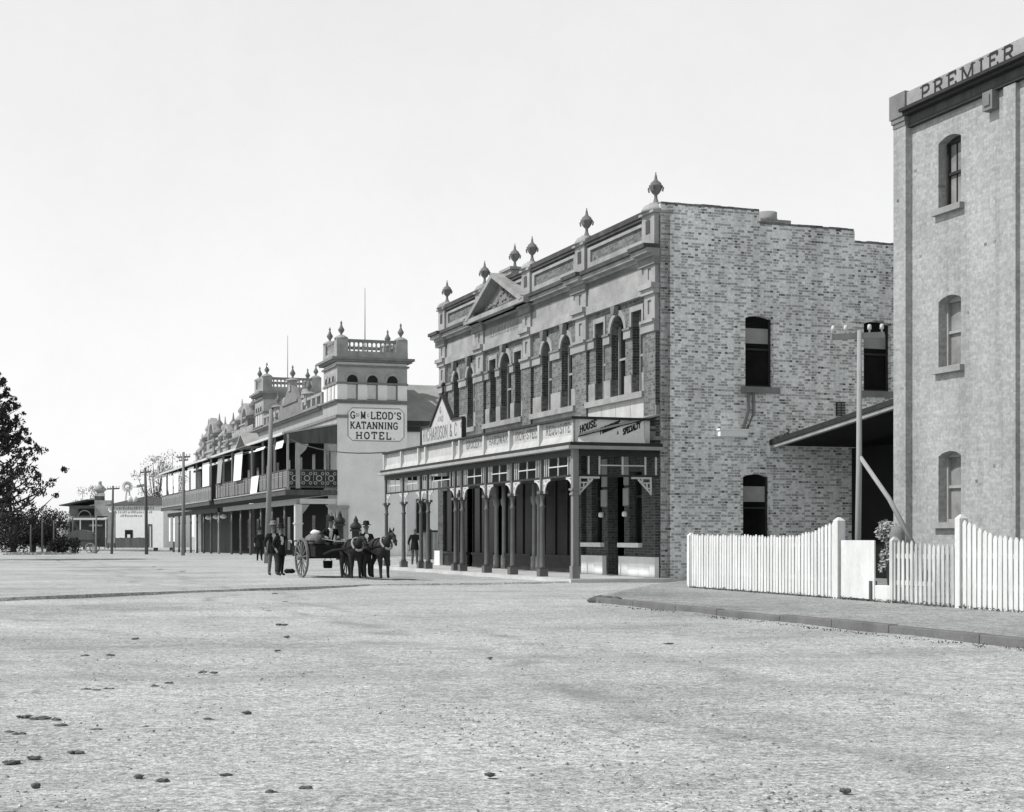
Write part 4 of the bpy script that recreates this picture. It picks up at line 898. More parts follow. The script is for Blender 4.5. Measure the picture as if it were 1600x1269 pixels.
# terrace building beyond
terr = tag(empty("terrace_building", HL(46.4, 0), RH), "far two storey terrace with pinnacled parapet and white roofed balcony beyond the hotel", "building")
mb = MB(); mb.box(0, 29.2, -10, -.3, -.6, 9.6); mb.build("wall", 'whitewash', terr)
ver2 = long_verandah(terr, -9.8, 29.0, 'trim', 'trim_dk', ['trim', 'render'], None, 'white', 5, False, .1)
mb = MB(); mb.box(0.02, 24, -.3, -.25, -.5, 8.9); mb.build("shade_wall", 'wood_dk', terr)  # dark facing in place of the shade behind the balcony
for a, b, z0, z1 in ((-9.4, -5.0, 5.95, 8.1), (1.2, 5.6, 7.85, 8.15), (13.2, 16.8, 5.95, 8.1), (18.2, 21.5, 5.95, 7.9), (24.2, 27.8, 5.95, 8.1)):
    mb = MB(); mb.box(a, b, 3.52, 3.55, z0, z1); mb.build("canvas_blind", 'canvas', ver2)
for a in (5.5, 21.5, 25.5):
    mb = MB(); mb.box(a, a + 1.3, 2.9, 2.93, .8 if a > 6 else 1.4, 3.4); mb.build("canvas_blind", 'canvas', ver2)
for x in (-9.0, -4.5, 0.5):                                                    # hanging lamps seen under the balcony
    mb = MB(); mb.lathe(0, 0, [(.1, .3), (.32, .12), (.34, 0), (.1, -.12)], 10); mb.build("hanging_lamp", 'canvas', ver2, (x, 2.2, 3.1))
for x0, x1, zt in ((-7.6, -1.2, 14.4), (4.2, 9.6, 13.5), (13.6, 21.6, 14.1), (23.4, 26.8, 12.8)):   # raised parapet pieces between pinnacled piers
    mb = MB(); xm = (x0 + x1) / 2; wall(mb, x0 + .6, x1 - .6, 10.6, zt - 2.4, -1.0, -.4, [(xm - (x1 - x0) * .16, xm + (x1 - x0) * .16, 10.8, zt - 2.7, (x1 - x0) * .1)])
    mb.arch_band(xm, zt - 2.4, (x1 - x0) * .22, (x1 - x0) * .3, -1.0, -.4, 12); mb.box(x0 + .5, x1 - .5, -1.1, -.3, zt - 2.55, zt - 2.4); cr = mb.build("parapet_crest", 'render', terr)
    for x in (x0, x1):
        mb = MB(); mb.box(x - .7, x + .7, -1.4, -.1, 9.2, zt - 2.0)
        for z in (zt - 4.0, zt - 2.9, zt - 2.0): mb.box(x - .95, x + .95, -1.6, .1, z - .2, z)
        mb.lathe(x, -.75, [(.7, 0), (.72, .2), (.4, .55), (.25, .7), (.42, .95), (.38, 1.15), (.12, 1.5), (.03, 2.2)], 8, zt - 2.0); mb.build("pinnacle", 'render' if x == x1 else 'render_dk', cr)
mb = MB(); mb.box(-10, 27, -1.0, -.35, 9.0, 10.4); mb.box(-10.1, 27.1, -1.1, -.2, 10.4, 10.6); mb.build("parapet", 'render', terr)

# ------------------------------------------------------------------ the mill on the right
RM = frame(-50); CM, SM = math.cos(RM), math.sin(RM); PO = (9.974, 41.0)
mill = tag(empty("mill_building", (PO[0], PO[1], 0), RM), "tall three storey pale brick mill with PREMIER lettered on its parapet", "mill")
D = -.2; LM = 34.0
WM = []
for k in range(8):
    u = 1.72 + k * 4.6
    WM += [(u, u + .95, 1.73, 3.5, .12), (u, u + .95, 5.6, 7.38, .12), (u, u + .95, 9.58, 11.36, .12)]
TF = lambda u, d, z: (-u, d, z)
mb = MB(TF); wall(mb, 0.0, LM, -.1, 12.05, D - .4, D, WM); mb.build("front_wall", 'brick_mill', mill)
mb = MB(); mb.box(-.4, 0, -12, D - .4, -.1, 12.4); mb.box(-LM, -.4, -12, -11.6, -.1, 12.4); mb.build("rear_wall", 'brick_mill', mill)
mb = MB(); mb.box(-LM, -.4, -11.6, D - .4, 11.8, 11.95); mb.build("roof", 'roof', mill)
mb = MB(); mb.box(-LM, -.42, D - 3.2, D - 3.0, 0, 11.8); mb.build("interior_wall", 'black', mill)
for k in range(9):
    u = 0.0 if k == 0 else 4.5 + (k - 1) * 4.6
    mb = MB(TF); mb.box(u, u + (.56 if k == 0 else .45), D, 0 if k == 0 else -.08, -.1, 12.0 if k == 0 else 11.9); pl = mb.build("pilaster", 'brick_mill', mill)
    if k:
        mb = MB(TF); mb.box(u - .7, u - .32, D, .0, 11.5, 11.95); mb.box(u - .62, u - .4, .0, .03, 11.6, 11.85); mb.build("corbel", 'render_dk', pl)
mb = MB(TF); mb.box(.56, LM, D, -.06, 11.93, 12.0); mb.box(.56, LM, D, .1, 12.22, 12.3); mb.box(.56, LM, D, .22, 12.3, 12.38); mb.build("cornice", 'trim_dk', mill)
mb = MB(TF); mb.box(.56, LM, D, -.1, 12.0, 12.22); mb.build("cornice_bed", 'wood_dk', mill)
mb = MB(TF); mb.box(.62, LM, D - .2, .02, 12.38, 12.82); mb.mi = 1
letters(mb, "PREMIER", lambda u, v, l: (1.27 + u, .02 + l, 12.44 + v), .33, .2, True, 1.98, .22); mb.build("parapet", ['render', 'text'], mill)
mb = MB(TF); mb.box(-.08, .64, D - .4, .08, 12.24, 12.86); mb.box(-.04, .6, D - .4, .05, 12.12, 12.24); mb.box(0, .56, D - .4, .02, 12.0, 12.12); mb.build("corner_block", 'render_dk', mill)
for u0, u1, z0, z1, r in WM:
    mb = MB(TF); mb.box(u0, u1, D - .36, D - .33, z0, z1 + .02); wn_ = mb.build("window", 'glass_pale', mill)
    mb = MB(TF); m_ = (z0 + z1) / 2
    for x0, x1 in ((u0, u0 + .07), (u1 - .07, u1)): mb.box(x0, x1, D - .33, D - .24, z0, z1)
    mb.box(u0 + .07, u1 - .07, D - .33, D - .26, m_ - .03, m_ + .04); mb.box(u0 + .07, u1 - .07, D - .33, D - .25, z0, z0 + .08); mb.box(u0 + .07, u1 - .07, D - .33, D - .25, z1 - .14, z1 + .02)
    if z0 > 9:
        for k in (1, 2): mb.box(u0 + .07 + .81 * k / 3 - .012, u0 + .07 + .81 * k / 3 + .012, D - .33, D - .3, z0 + .08, z1)
    mb.build("frame", 'trim_dk' if z0 > 9 else 'trim', wn_)
    mb = MB(TF); mb.box(u0 - .14, u1 + .14, D - .24, D + .14, z0 - .15, z0 - .002); mb.build("sill", 'render', wn_)
# lean-to roof across the lane between store and mill (street frame)
lean = tag(empty("lean_to", (P0[0], P0[1], 0), RZ), "lean to roof sloping down from the pale mill to the brick store wall", "lean-to")
sl_ = lambda x: 4.10 + (-x) * .107
mb = MB(); n = 26
for k in range(n):
    x0, x1 = -.02 - 7.6 * k / n, -.02 - 7.6 * (k + 1) / n
    mb.hexa([(x0, -14, sl_(x0) + .12), (x1, -14, sl_(x1) + .12), (x1, -3.9, sl_(x1) + .12), (x0, -3.9, sl_(x0) + .12)], [(x0, -14, sl_(x0) + .15), (x1, -14, sl_(x1) + .15), (x1, -3.9, sl_(x1) + .15), (x0, -3.9, sl_(x0) + .15)])
mb.build("roof", 'roof', lean)
mb = MB(); mb.hexa([(-.02, -13.9, sl_(0) + .1), (-7.6, -13.9, sl_(-7.6) + .1), (-7.6, -3.92, sl_(-7.6) + .1), (-.02, -3.92, sl_(0) + .1)], [(-.02, -13.9, sl_(0) + .115), (-7.6, -13.9, sl_(-7.6) + .115), (-7.6, -3.92, sl_(-7.6) + .115), (-.02, -3.92, sl_(0) + .115)]); mb.build("shade_sheet", 'black', lean)  # black underside sheet, shade put into the colour
mb = MB(); mb.hexa([(-.03, -3.88, sl_(0)), (-7.7, -3.88, sl_(-7.7)), (-7.7, -3.74, sl_(-7.7)), (-.03, -3.74, sl_(0))], [(-.03, -3.88, sl_(0) + .1), (-7.7, -3.88, sl_(-7.7) + .1), (-7.7, -3.74, sl_(-7.7) + .1), (-.03, -3.74, sl_(0) + .1)]); mb.build("fascia", 'render', lean)
mb = MB(); mb.hexa([(-.03, -3.88, sl_(0) + .11), (-7.7, -3.88, sl_(-7.7) + .11), (-7.7, -3.7, sl_(-7.7) + .11), (-.03, -3.7, sl_(0) + .11)], [(-.03, -3.88, sl_(0) + .26), (-7.7, -3.88, sl_(-7.7) + .26), (-7.7, -3.7, sl_(-7.7) + .26), (-.03, -3.7, sl_(0) + .26)]); mb.build("barge_board", 'trim_dk', lean)
mb = MB(); mb.box(-7.7, -.42, -6.6, -6.4, .0, sl_(-.4)); mb.build("shade_screen", 'black', lean)  # black screen added to stand in for the deep shade inside
mb = MB(); mb.box(-7.6, -6.2, -6.2, -4.4, 3.0, 3.2); mb.box(-7.5, -7.3, -4.6, -4.4, .1, 3.0); mb.box(-6.4, -6.3, -4.6, -4.4, .1, 3.0); mb.build("inner_frame", 'wood_dk', lean)
pt = tag(empty("wall_plant", S(-.25, -4.0, 4.35)), "small dark weed growing at the low end of the lean to roof", "weed")
leaf_object("leaves", [((0, 0, .05), (.22, .2, .12), 120), ((.1, -.5, .12), (.12, .12, .2), 70)], 'leaf', pt, .05, 3)
vt = tag(empty("creeper", W(1386, 39.6, 0.0)), "pale dry creeper hanging by the foot of the mill corner", "creeper")
leaf_object("leaves", [((.0, 0, 1.5), (.3, .3, .3), 260), ((.12, 0, 1.0), (.2, .25, .4), 220), ((-.1, .1, .75), (.1, .2, .3), 80)], 'vine', vt, .06, 4)
mb = MB(); mb.tube([(.05, 0, .1), (.0, 0, .8), (.05, 0, 1.5)], [.04, .03, .02], 6); mb.build("stem", 'bark', vt)

# ------------------------------------------------------------------ picket fence along the path
def fy(x): return 2.83 + (-7.74 - x) * .035 if x < -7.74 else 2.83
def picket_run(name, label, x0, x1, top, mat, posts, step=.146, wid=.1, z0=.13, jit=.022, cat="fence", base=True):
    t = tag(empty(name, (P0[0], P0[1], 0), RZ), label, cat); mb = MB(); x = x0; rr = random.Random(int(-x0 * 10))
    while x > x1 + .02:
        h = top(x) + rr.uniform(-jit, jit); y = fy(x) + rr.uniform(-.006, .006); l = rr.uniform(-.012, .012)
        mb.hexa([(x, y, z0), (x - wid, y, z0), (x - wid, y + .02, z0), (x, y + .02, z0)], [(x + l, y, h - .06), (x - wid + l, y, h - .06), (x - wid + l, y + .02, h - .06), (x + l, y + .02, h - .06)])
        mb.hexa([(x + l, y, h - .06), (x - wid + l, y, h - .06), (x - wid + l, y + .02, h - .06), (x + l, y + .02, h - .06)], [(x - wid * .35 + l, y, h), (x - wid * .65 + l, y, h), (x - wid * .65 + l, y + .02, h), (x - wid * .35 + l, y + .02, h)])
        x -= step
    mb.build("pickets", mat, t)
    mb = MB()
    for z in (.45, min(top(x0), top(x1)) - .28):
        mb.hexa([(x0, fy(x0) - .07, z), (x1, fy(x1) - .07, z), (x1, fy(x1) - .01, z), (x0, fy(x0) - .01, z)], [(x0, fy(x0) - .07, z + .09), (x1, fy(x1) - .07, z + .09), (x1, fy(x1) - .01, z + .09), (x0, fy(x0) - .01, z + .09)])
    build_each(mb, "rail", mat, t)
    for px_, w_, h in posts:
        mb = MB(); y = fy(px_); mb.box(px_ - w_, px_ + w_, y - .12, y + .06, .05, h); mb.hexa([(px_ - w_, y - .12, h), (px_ + w_, y - .12, h), (px_ + w_, y + .06, h), (px_ - w_, y + .06, h)], [(px_ - .02, y - .05, h + .07), (px_ + .02, y - .05, h + .07), (px_ + .02, y - .01, h + .07), (px_ - .02, y - .01, h + .07)]); mb.build("post", mat, t)
    return t
def topA(x):
    t = (-12.6 - x) / (15.1 - 12.6)
    return 1.43 - (-7.74 - x) * .008 + (0.34 * max(0, t) ** 2.0)
picket_run("picket_fence", "white picket fence in front of the store's side wall, sweeping up to its gatepost", -7.78, -15.05, topA, 'picket', [(-7.8, .06, 1.4), (-15.15, .09, 1.7)])
g = tag(empty("board_gate", (P0[0], P0[1], 0), RZ), "whitewashed close boarded gate beside the tall white gatepost", "gate")
mb = MB(); x = -15.3
while x > -16.42:
    mb.hexa([(x, fy(x) - .02, .14), (x - .178, fy(x) - .02, .14), (x - .178, fy(x) + .01, .14), (x, fy(x) + .01, .14)], [(x, fy(x) - .02, 1.3), (x - .178, fy(x) - .02, 1.3), (x - .178, fy(x) + .01, 1.3), (x, fy(x) + .01, 1.3)]); x -= .184
mb.build("boards", 'picket', g)
mb = MB(); mb.box(-16.42, -15.3, fy(-15.8) - .07, fy(-15.8) - .03, 1.05, 1.15); mb.build("batten", 'picket', g)
mb = MB(); mb.box(-16.52, -16.43, fy(-16.5) - .1, fy(-16.5) + .03, .1, .5); mb.build("latch_post", 'wood_dk', g)
st = tag(empty("white_step", (P0[0], P0[1], 0), RZ), "low whitewashed block beside the close boarded gate", "block")
mb = MB(); mb.box(-17.22, -16.56, fy(-16.8) - .25, fy(-16.8) - .02, .1, .42); mb.build("block", 'picket', st, bevel=.02)
picket_run("old_picket_fence", "short run of grey weathered pickets between the white block and the tall white fence", -17.3, -19.4, lambda x: 1.28 - (-17.3 - x) * .02, 'picket_old', [(-17.28, .05, 1.3)], .15, .08, .12, .03)
picket_run("tall_picket_fence", "tall white picket fence under the mill, high at its post and dipping to the right", -19.46, -27.5, lambda x: 1.37 - (-19.46 - x) * .012 + .36 * max(0, 1 - (-19.46 - x) / 1.5) ** 1.7, 'picket', [(-19.5, .07, 1.7), (-23.4, .06, 1.3)], .15, .105, .1, .03)
bn = MB(); bn.lathe(0, 0, [(.15, 0), (.17, .4), (.17, 1.0), (.16, 1.35), (.12, 1.45), (.04, 1.49)], 12); tag(bn.build("water_butt", 'render_dk', None, S(-14.9, 1.5, .1)), "grey rounded top of a water butt showing over the boarded gate", "water butt")

# ------------------------------------------------------------------ poles, wires, posts
def pole(name, loc, h, r, label, mat, arms, lean=(0, 0), azim=0.0, steps=False):
    t = tag(empty(name, loc), label, "pole", "telegraph poles along the street")
    mb = MB(); mb.tube([(0, 0, -.1), (lean[0] * .45 + .02, lean[1] * .5, h * .5), (lean[0], lean[1], h)], [r, r * .88, r * .68], 10); mb.build("pole_shaft", mat, t)
    for z, w in arms:
        mb = MB(); c, s_ = math.cos(azim), math.sin(azim); lx, ly = lean[0] * z / h, lean[1] * z / h
        mb.hexa([(lx - c * w - s_ * r, ly - s_ * w + c * r, z - .05), (lx + c * w - s_ * r, ly + s_ * w + c * r, z - .05 + .06), (lx + c * w - s_ * (r + .08), ly + s_ * w + c * (r + .08), z - .05 + .06), (lx - c * w - s_ * (r + .08), ly - s_ * w + c * (r + .08), z - .05)],
                [(lx - c * w - s_ * r, ly - s_ * w + c * r, z + .07), (lx + c * w - s_ * r, ly + s_ * w + c * r, z + .13), (lx + c * w - s_ * (r + .08), ly + s_ * w + c * (r + .08), z + .13), (lx - c * w - s_ * (r + .08), ly - s_ * w + c * (r + .08), z + .07)])
        am = mb.build("crossarm", 'pole' if mat == 'pole_pale' else mat, t)
        for q in (-.92, -.45, .45, .92):
            mb = MB(); mb.lathe(lx + c * w * q - s_ * (r + .04), ly + s_ * w * q + c * (r + .04), [(.02, 0), (.02, .06), (.045, .07), (.04, .15), (.02, .17)], 8, z + .1 + .03 * q); mb.build("insulator", 'cream', am)
    return t
pl_xy = W(1339, 32, 0)
t = pole("telegraph_pole", pl_xy, 5.58, .066, "pale telegraph pole with a diagonal prop rising behind the picket fence", 'pole_pale', [(5.44, .56)], (.05, 0), .12)
mb = MB(); a = Vector((.05, 0, 3.02)); b = Vector((.98, -.9, 1.1)); mb.tube([a, (a + b) / 2 + Vector((.03, 0, .08)), b], [.045, .05, .055], 8); mb.build("prop", 'pole_pale', t)
pole("telegraph_pole", W(417, 80), 7.85, .15, "bare pale pole without crossarm in front of the hotel balcony", 'pole', [], (.22, 0))
pole("telegraph_pole", W(286, 119), 7.85, .14, "telegraph pole with one crossarm before the far terrace balcony", 'pole', [(7.45, .5), (7.2, .35)], (.03, 0), .15)
pole("telegraph_pole", W(229, 132), 7.3, .15, "dark crooked telegraph pole before the white wall", 'pole_dk', [(6.9, .42)], (-.12, 0), .1)
pole("telegraph_pole", W(174.5, 139), 6.05, .12, "small crossarmed telegraph pole at the left edge of the white wall", 'pole_dk', [(5.75, .55)], (.12, 0), .1)
for px, Y, top, lab in ((114, 150, 812, "thin bare post left of the far verandah shop"), (84, 150, 813, "thin bare post before the small white shed"), (66, 146, 812, "thin bare post between the dark conifer and the shed"), (48, 140, 820, "thin bare post under the dark conifer"), (150, 147, 806, "thin pale post before the far verandah shop")):
    mb = MB(); h = 1.38 + (HY - top) / F * Y - fall(Y); mb.tube([(0, 0, -.1), (.02, 0, h)], [.1, .07], 8); tag(mb.build("timber_post", 'pole_dk' if px < 120 else 'pole', None, W(px, Y)), lab, "post")
cb = MB(); A, B = Vector(HL(-.05, 3.3, 8.0)), Vector(S(21.5, 2.8, 4.95))
cb.tube([A + (B - A) * k / 10 + Vector((0, 0, -1.4 * (k / 10) * (1 - k / 10))) for k in range(11)], .03, 5); tag(cb.build("stay_wire", 'trim_dk'), "dark sagging wire from the hotel balcony to the store verandah", "wire")
# low wall and gate piers between store and hotel
wl = tag(empty("yard_fence", HL(-16, -1.5, 0), RH - math.pi / 2 - .1), "grey paled yard fence with dark rail between the hotel and the store", "fence")
mb = MB()
for k in range(70): mb.box(k * .2, k * .2 + .17, 0, .03, 0, 1.62 + rnd.uniform(-.01, .01))
mb.build("pales", 'render', wl)
mb = MB(); mb.box(0, 14, -.06, .06, 1.62, 1.74); mb.build("rail", 'trim_dk', wl)
for k in range(4):
    mb = MB(); mb.box(k * 4.2 + .4, k * 4.2 + .62, -.1, .1, 0, 1.8); mb.build("post", 'trim_dk', wl)
    if k < 2:
        mb = MB(); a = k * 4.2 + 1.0; mb.box(a, a + .1, -.05, -.01, .1, 1.6); mb.box(a + 1.2, a + 1.3, -.05, -.01, .1, 1.6); mb.box(a, a + 1.3, -.05, -.01, .9, 1.0); mb.box(a, a + 1.3, -.05, -.01, .12, .22)
        mb.prism([(a + .1, .22), (a + .2, .22), (a + 1.2, .9), (a + 1.1, .9)], -.05, -.01); mb.build("wicket", 'wood_dk', wl)
for px, Y, lab in ((556, 88, "dark gate pier with a spear finial behind the nearer horse"), (531, 92, "dark gate pier behind the cart at the foot of the hotel wall")):
    t = tag(empty("gate_pier", W(px, Y)), lab, "pier"); h = 1.65 if px > 550 else 2.0
    mb = MB(); mb.box(-.2, .2, -.2, .2, 0, h); mb.build("shaft", 'trim_dk', t)
    mb = MB(); mb.box(-.3, .3, -.3, .3, h, h + .12); mb.lathe(0, 0, [(.24, 0), (.34, .1), (.3, .25), (.12, .42), (.14, .5), (.02, .75)], 8, h + .12); mb.build("finial", 'trim_dk', t)

# ------------------------------------------------------------------ people, horses and the cart
def mats_by(me, mats, fn):
    for m in mats: me.materials.append(M[m])
    for p in me.polygons: p.material_index = fn(p.center)
def add_bits(me, fn):
    bm = bmesh.new(); bm.from_mesh(me); mb = MB(); mb.bm.free(); mb.bm = bm; fn(mb); bm.to_mesh(me); bm.free()
def person(label, loc, rz, height=1.72, coat='coat', legs='trousers', hat='hat', hands=None, lean=0.0, sit=False, shirt=True, head_drop=0.0, foot=(0.02, -0.02)):
    """a clothed figure facing -y; hands gives the two wrist points; one continuous skinned body"""
    k = height / 1.72
    t = tag(empty("person", loc, rz), label, "person")
    hp = .92 if not sit else .5
    ly = -lean
    def tp(x, y, z): return (x, y + ly * max(0, z - hp), z)
    n = {'pelvis': (0, 0, hp, .135)}
    n['waist'] = (*tp(0, 0, hp + .16), .125); n['chest'] = (*tp(0, -.01, hp + .34), .155); n['neck0'] = (*tp(0, .0, hp + .53), .075); n['neck1'] = (*tp(0, -.01 - head_drop * .4, hp + .6), .055)
    n['head0'] = (*tp(0, -.03 - head_drop, hp + .67 - head_drop * .5), .078); n['head1'] = (*tp(0, -.02 - head_drop, hp + .76 - head_drop * .5), .092); n['head2'] = (*tp(0, -.01 - head_drop, hp + .83 - head_drop * .5), .06)
    e = [('pelvis', 'waist'), ('waist', 'chest'), ('chest', 'neck0'), ('neck0', 'neck1'), ('neck1', 'head0'), ('head0', 'head1'), ('head1', 'head2')]
    hands = hands or [(-.27, -.06, hp - .06), (.27, -.06, hp - .06)]
    hd = []
    for i, s in enumerate((-1, 1)):
        sh = Vector(tp(s * .19, 0, hp + .46)); wr = Vector(hands[i]); mid = (sh + wr) / 2; d = (wr - sh).length
        b = math.sqrt(max(0.0, .29 ** 2 - (d / 2) ** 2)); el = mid + Vector((s * b * .45, b * .85, -.02))
        n[f'sh{i}'] = (*sh, .078); n[f'el{i}'] = (*el, .056); n[f'wr{i}'] = (*wr, .04); dr = (wr - el).normalized(); hn = wr + dr * .09
        n[f'ha{i}'] = (*hn, .038); e += [('chest', f'sh{i}'), (f'sh{i}', f'el{i}'), (f'el{i}', f'wr{i}'), (f'wr{i}', f'ha{i}')]; hd.append((hn, dr, s))
        hx = s * .095
        if sit:
            n[f'kn{i}'] = (hx * 1.4, -.43, hp + .02, .075); n[f'an{i}'] = (hx * 1.4, -.46, .08, .05); n[f'to{i}'] = (hx * 1.5, -.62, .04, .04); e += [('pelvis', f'hip{i}'), (f'hip{i}', f'kn{i}')]; n[f'hip{i}'] = (hx, -.06, hp - .02, .1)
        else:
            f = foot[i]; n[f'hip{i}'] = (hx, 0, hp - .08, .105); n[f'kn{i}'] = (hx * 1.05, f - .03, .49, .072); n[f'an{i}'] = (hx * 1.15, f + .02, .09, .052); n[f'to{i}'] = (hx * 1.4, f - .15, .04, .042); e += [('pelvis', f'hip{i}'), (f'hip{i}', f'kn{i}')]
        e += [(f'kn{i}', f'an{i}'), (f'an{i}', f'to{i}')]
    me = skin_mesh(n, e, 'pelvis', 2)
    hc = Vector(n['head1'][:3]); zn = n['neck1'][2] - .02
    def fingers(mb):
        for hn, dr, s in hd:
            side_ = dr.cross(Vector((0, 1, 0.1))).normalized()
            for q in range(4):
                o = side_ * (q - 1.5) * .02; L = (.07, .08, .075, .06)[q]
                mb.tube([hn + o + dr * .015, hn + o + dr * (.02 + L * .55), hn + o * .9 + dr * (.02 + L * .85) + Vector((0, .0, -.03))], [.0095, .009, .007], 5)
            mb.tube([hn - side_ * s * .03, hn - side_ * s * .055 + dr * .03, hn - side_ * s * .05 + dr * .06], [.011, .0105, .008], 5)
        f = hc + Vector((0, -.085, .0))
        mb.tube([f + Vector((0, .01, .025)), f + Vector((0, -.025, -.015)), f + Vector((0, .005, -.025))], [.01, .016, .01], 6)
        for s in (-1, 1): mb.blob(hc + Vector((s * .088, .01, .0)), (.014, .028, .036), 2, 1, 1, .1)
    add_bits(me, fingers)
    wrz = [h[0] - h[1] * .1 for h in hd]
    def which(c):
        if c.z > zn - .03 and (c - hc).length < .24: return 2
        if min((c - w).length for w in wrz) < .115: return 2
        if c.z < hp - (.0 if not sit else .03) + (.0) and abs(c.x) < .3: return 1 if c.z > .09 else 0
        if shirt and c.y < -.07 and abs(c.x) < .04 + .1 * (c.z - hp - .2) and hp + .16 < c.z < hp + .56 and c.z < zn: return 3
        return 0
    mats_by(me, [coat, legs, 'skin', 'shirt'], which)
    o = bpy.data.objects.new("body", me); COL.objects.link(o); o.parent = t; o.scale = (k, k, k)
    mb = MB()
    for s in (-1, 1): mb.blob(hc + Vector((s * .034, -.088, .022)), (.012, .007, .008), 1, 1, 1, .05)
    mb.box(hc.x - .028, hc.x + .028, hc.y - .093, hc.y - .08, hc.z - .062, hc.z - .052)
    q = mb.build("face_features", 'coat', t); q.scale = (k, k, k)
    if not sit:                                                                 # skirt of the jacket
        mb = MB(); rings = []
        for z, rx, ry in ((hp + .2, .165, .125), (hp - .02, .185, .155), (hp - .16, .2, .17)):
            rings.append([mb.v((rx * math.cos(2 * math.pi * j / 14), -lean * max(0, z - hp) + ry * math.sin(2 * math.pi * j / 14), z)) for j in range(14)])
        for r0, r1 in zip(rings, rings[1:]):
            for j in range(14): mb.bm.faces.new((r0[j], r0[(j + 1) % 14], r1[(j + 1) % 14], r1[j])).smooth = True
        q = mb.build("jacket_skirt", coat, t); q.scale = (k, k, k)
    if hat:
        mb = MB(); z = hc.z + .045
        mb.lathe(hc.x, hc.y, [(.11, .03), (.175, .012), (.178, .02), (.112, .045), (.104, .1), (.095, .15), (.06, .165), (.01, .155)], 16, z); q = mb.build("hat", hat, t); q.scale = (k, k, k)
    return t
FWD = Vector((.44, -.898))                                                       # the way the cart is heading
CA = math.atan2(FWD.y, FWD.x)
def C2W(ox, oy):                                                                # cart frame -> world: x forward, y to its left
    return (CART[0] + FWD.x * ox - FWD.y * oy, CART[1] + FWD.y * ox + FWD.x * oy)
Y1 = 52.6; w1 = Vector(((471.5 - CX) / F * Y1, Y1))                                # the wheel nearest the two men
AX = Vector((-FWD.y, FWD.x)); CART = w1 + AX * .8
cart = tag(empty("cart", (CART.x, CART.y, 0), CA), "two wheeled open cart with tall spoked wheels and a dark box body", "cart")
def wheel(y):
    T = lambda a, b, c: (a, y + b, .665 + c)
    mb = MB(T); n = 28; R1, R0 = .665, .6
    for k in range(n):
        t0, t1 = 2 * math.pi * k / n, 2 * math.pi * (k + 1) / n
        q = [(r * math.cos(t), r * math.sin(t)) for r, t in ((R0, t0), (R1, t0), (R1, t1), (R0, t1))]; mb.prism(q, -.035, .035)
    rim = mb.build("wheel", 'wheel', cart)
    mb = MB(T); mb.tube([(0, -.16, 0), (0, .16, 0)], .085, 12); mb.build("hub", 'wheel', rim)
    for k in range(14):
        t = 2 * math.pi * (k + .3) / 14; mb = MB(T); mb.tube([(.06 * math.cos(t), 0, .06 * math.sin(t)), (.61 * math.cos(t), 0, .61 * math.sin(t))], [.027, .02], 6); mb.build("spoke", 'wheel', rim)
wheel(-.8); wheel(.8)
mb = MB(); mb.tube([(0, -.8, .665), (0, .8, .665)], .035, 8); mb.build("axle", 'cart', cart)
mb = MB(); mb.box(-1.25, 1.05, -.66, .66, .74, .82); mb.box(-1.25, 1.05, -.7, -.66, .7, 1.06); mb.box(-1.25, 1.05, .66, .7, .7, 1.06); mb.box(1.05, 1.09, -.7, .7, .68, 1.08); mb.box(-1.29, -1.25, -.7, .7, .7, 1.06); mb.build("body", 'cart', cart)
for y in (-.42, .42):
    mb = MB(); mb.tube([(-1.1, y, .72), (1.1, y, .78), (1.9, y * .95, .92), (3.4, y * .8, 1.0)], [.045, .045, .04, .03], 8); mb.build("shaft", 'cart', cart)
for y in (-.7, .7):
    mb = MB(); mb.tube([(-1.2, y, 1.22), (1.0, y, 1.22)], .025, 6)
    for x in (-1.15, -.4, .35, .95): mb.tube([(x, y, 1.04), (x, y, 1.22)], .02, 6)
    mb.build("side_rail", 'cart', cart)
mb = MB(); mb.box(.35, .75, -.68, .68, 1.07, 1.13); mb.build("seat", 'cart', cart)
mb = MB(); mb.lathe(0, 0, [(.13, 0), (.15, .02), (.165, .24), (.15, .25)], 12); mb.tube([(-.15, 0, .24), (0, 0, .42), (.15, 0, .24)], .012, 5); bk = mb.build("bucket", 'cart', None, (*C2W(.0, .12), .3)); tag(bk, "dark bucket hanging under the cart between its wheels", "bucket")
for i, (x, y, z, r, lab) in enumerate(((-.45, -.2, 1.2, (.36, .3, .28), "grey lumpy sack lying in the cart behind the driver"), (.0, -.35, 1.18, (.3, .26, .26), "grey sack lying in the cart beside the driver"))):
    mb = MB(); mb.blob((0, 0, 0), r, 5 + i, 2, 1, .08); o = mb.build("sack", 'sack', None, (*C2W(x, y), z)); tag(o, lab, "sack")
mb = MB(); mb.blob((0, 0, 0), (.16, .11, .1), 3, 2, 1, .2); tag(mb.build("bundle", 'canvas', None, (*C2W(-.2, -.25), 1.5)), "small bright white bundle on top of the sacks in the cart", "bundle")
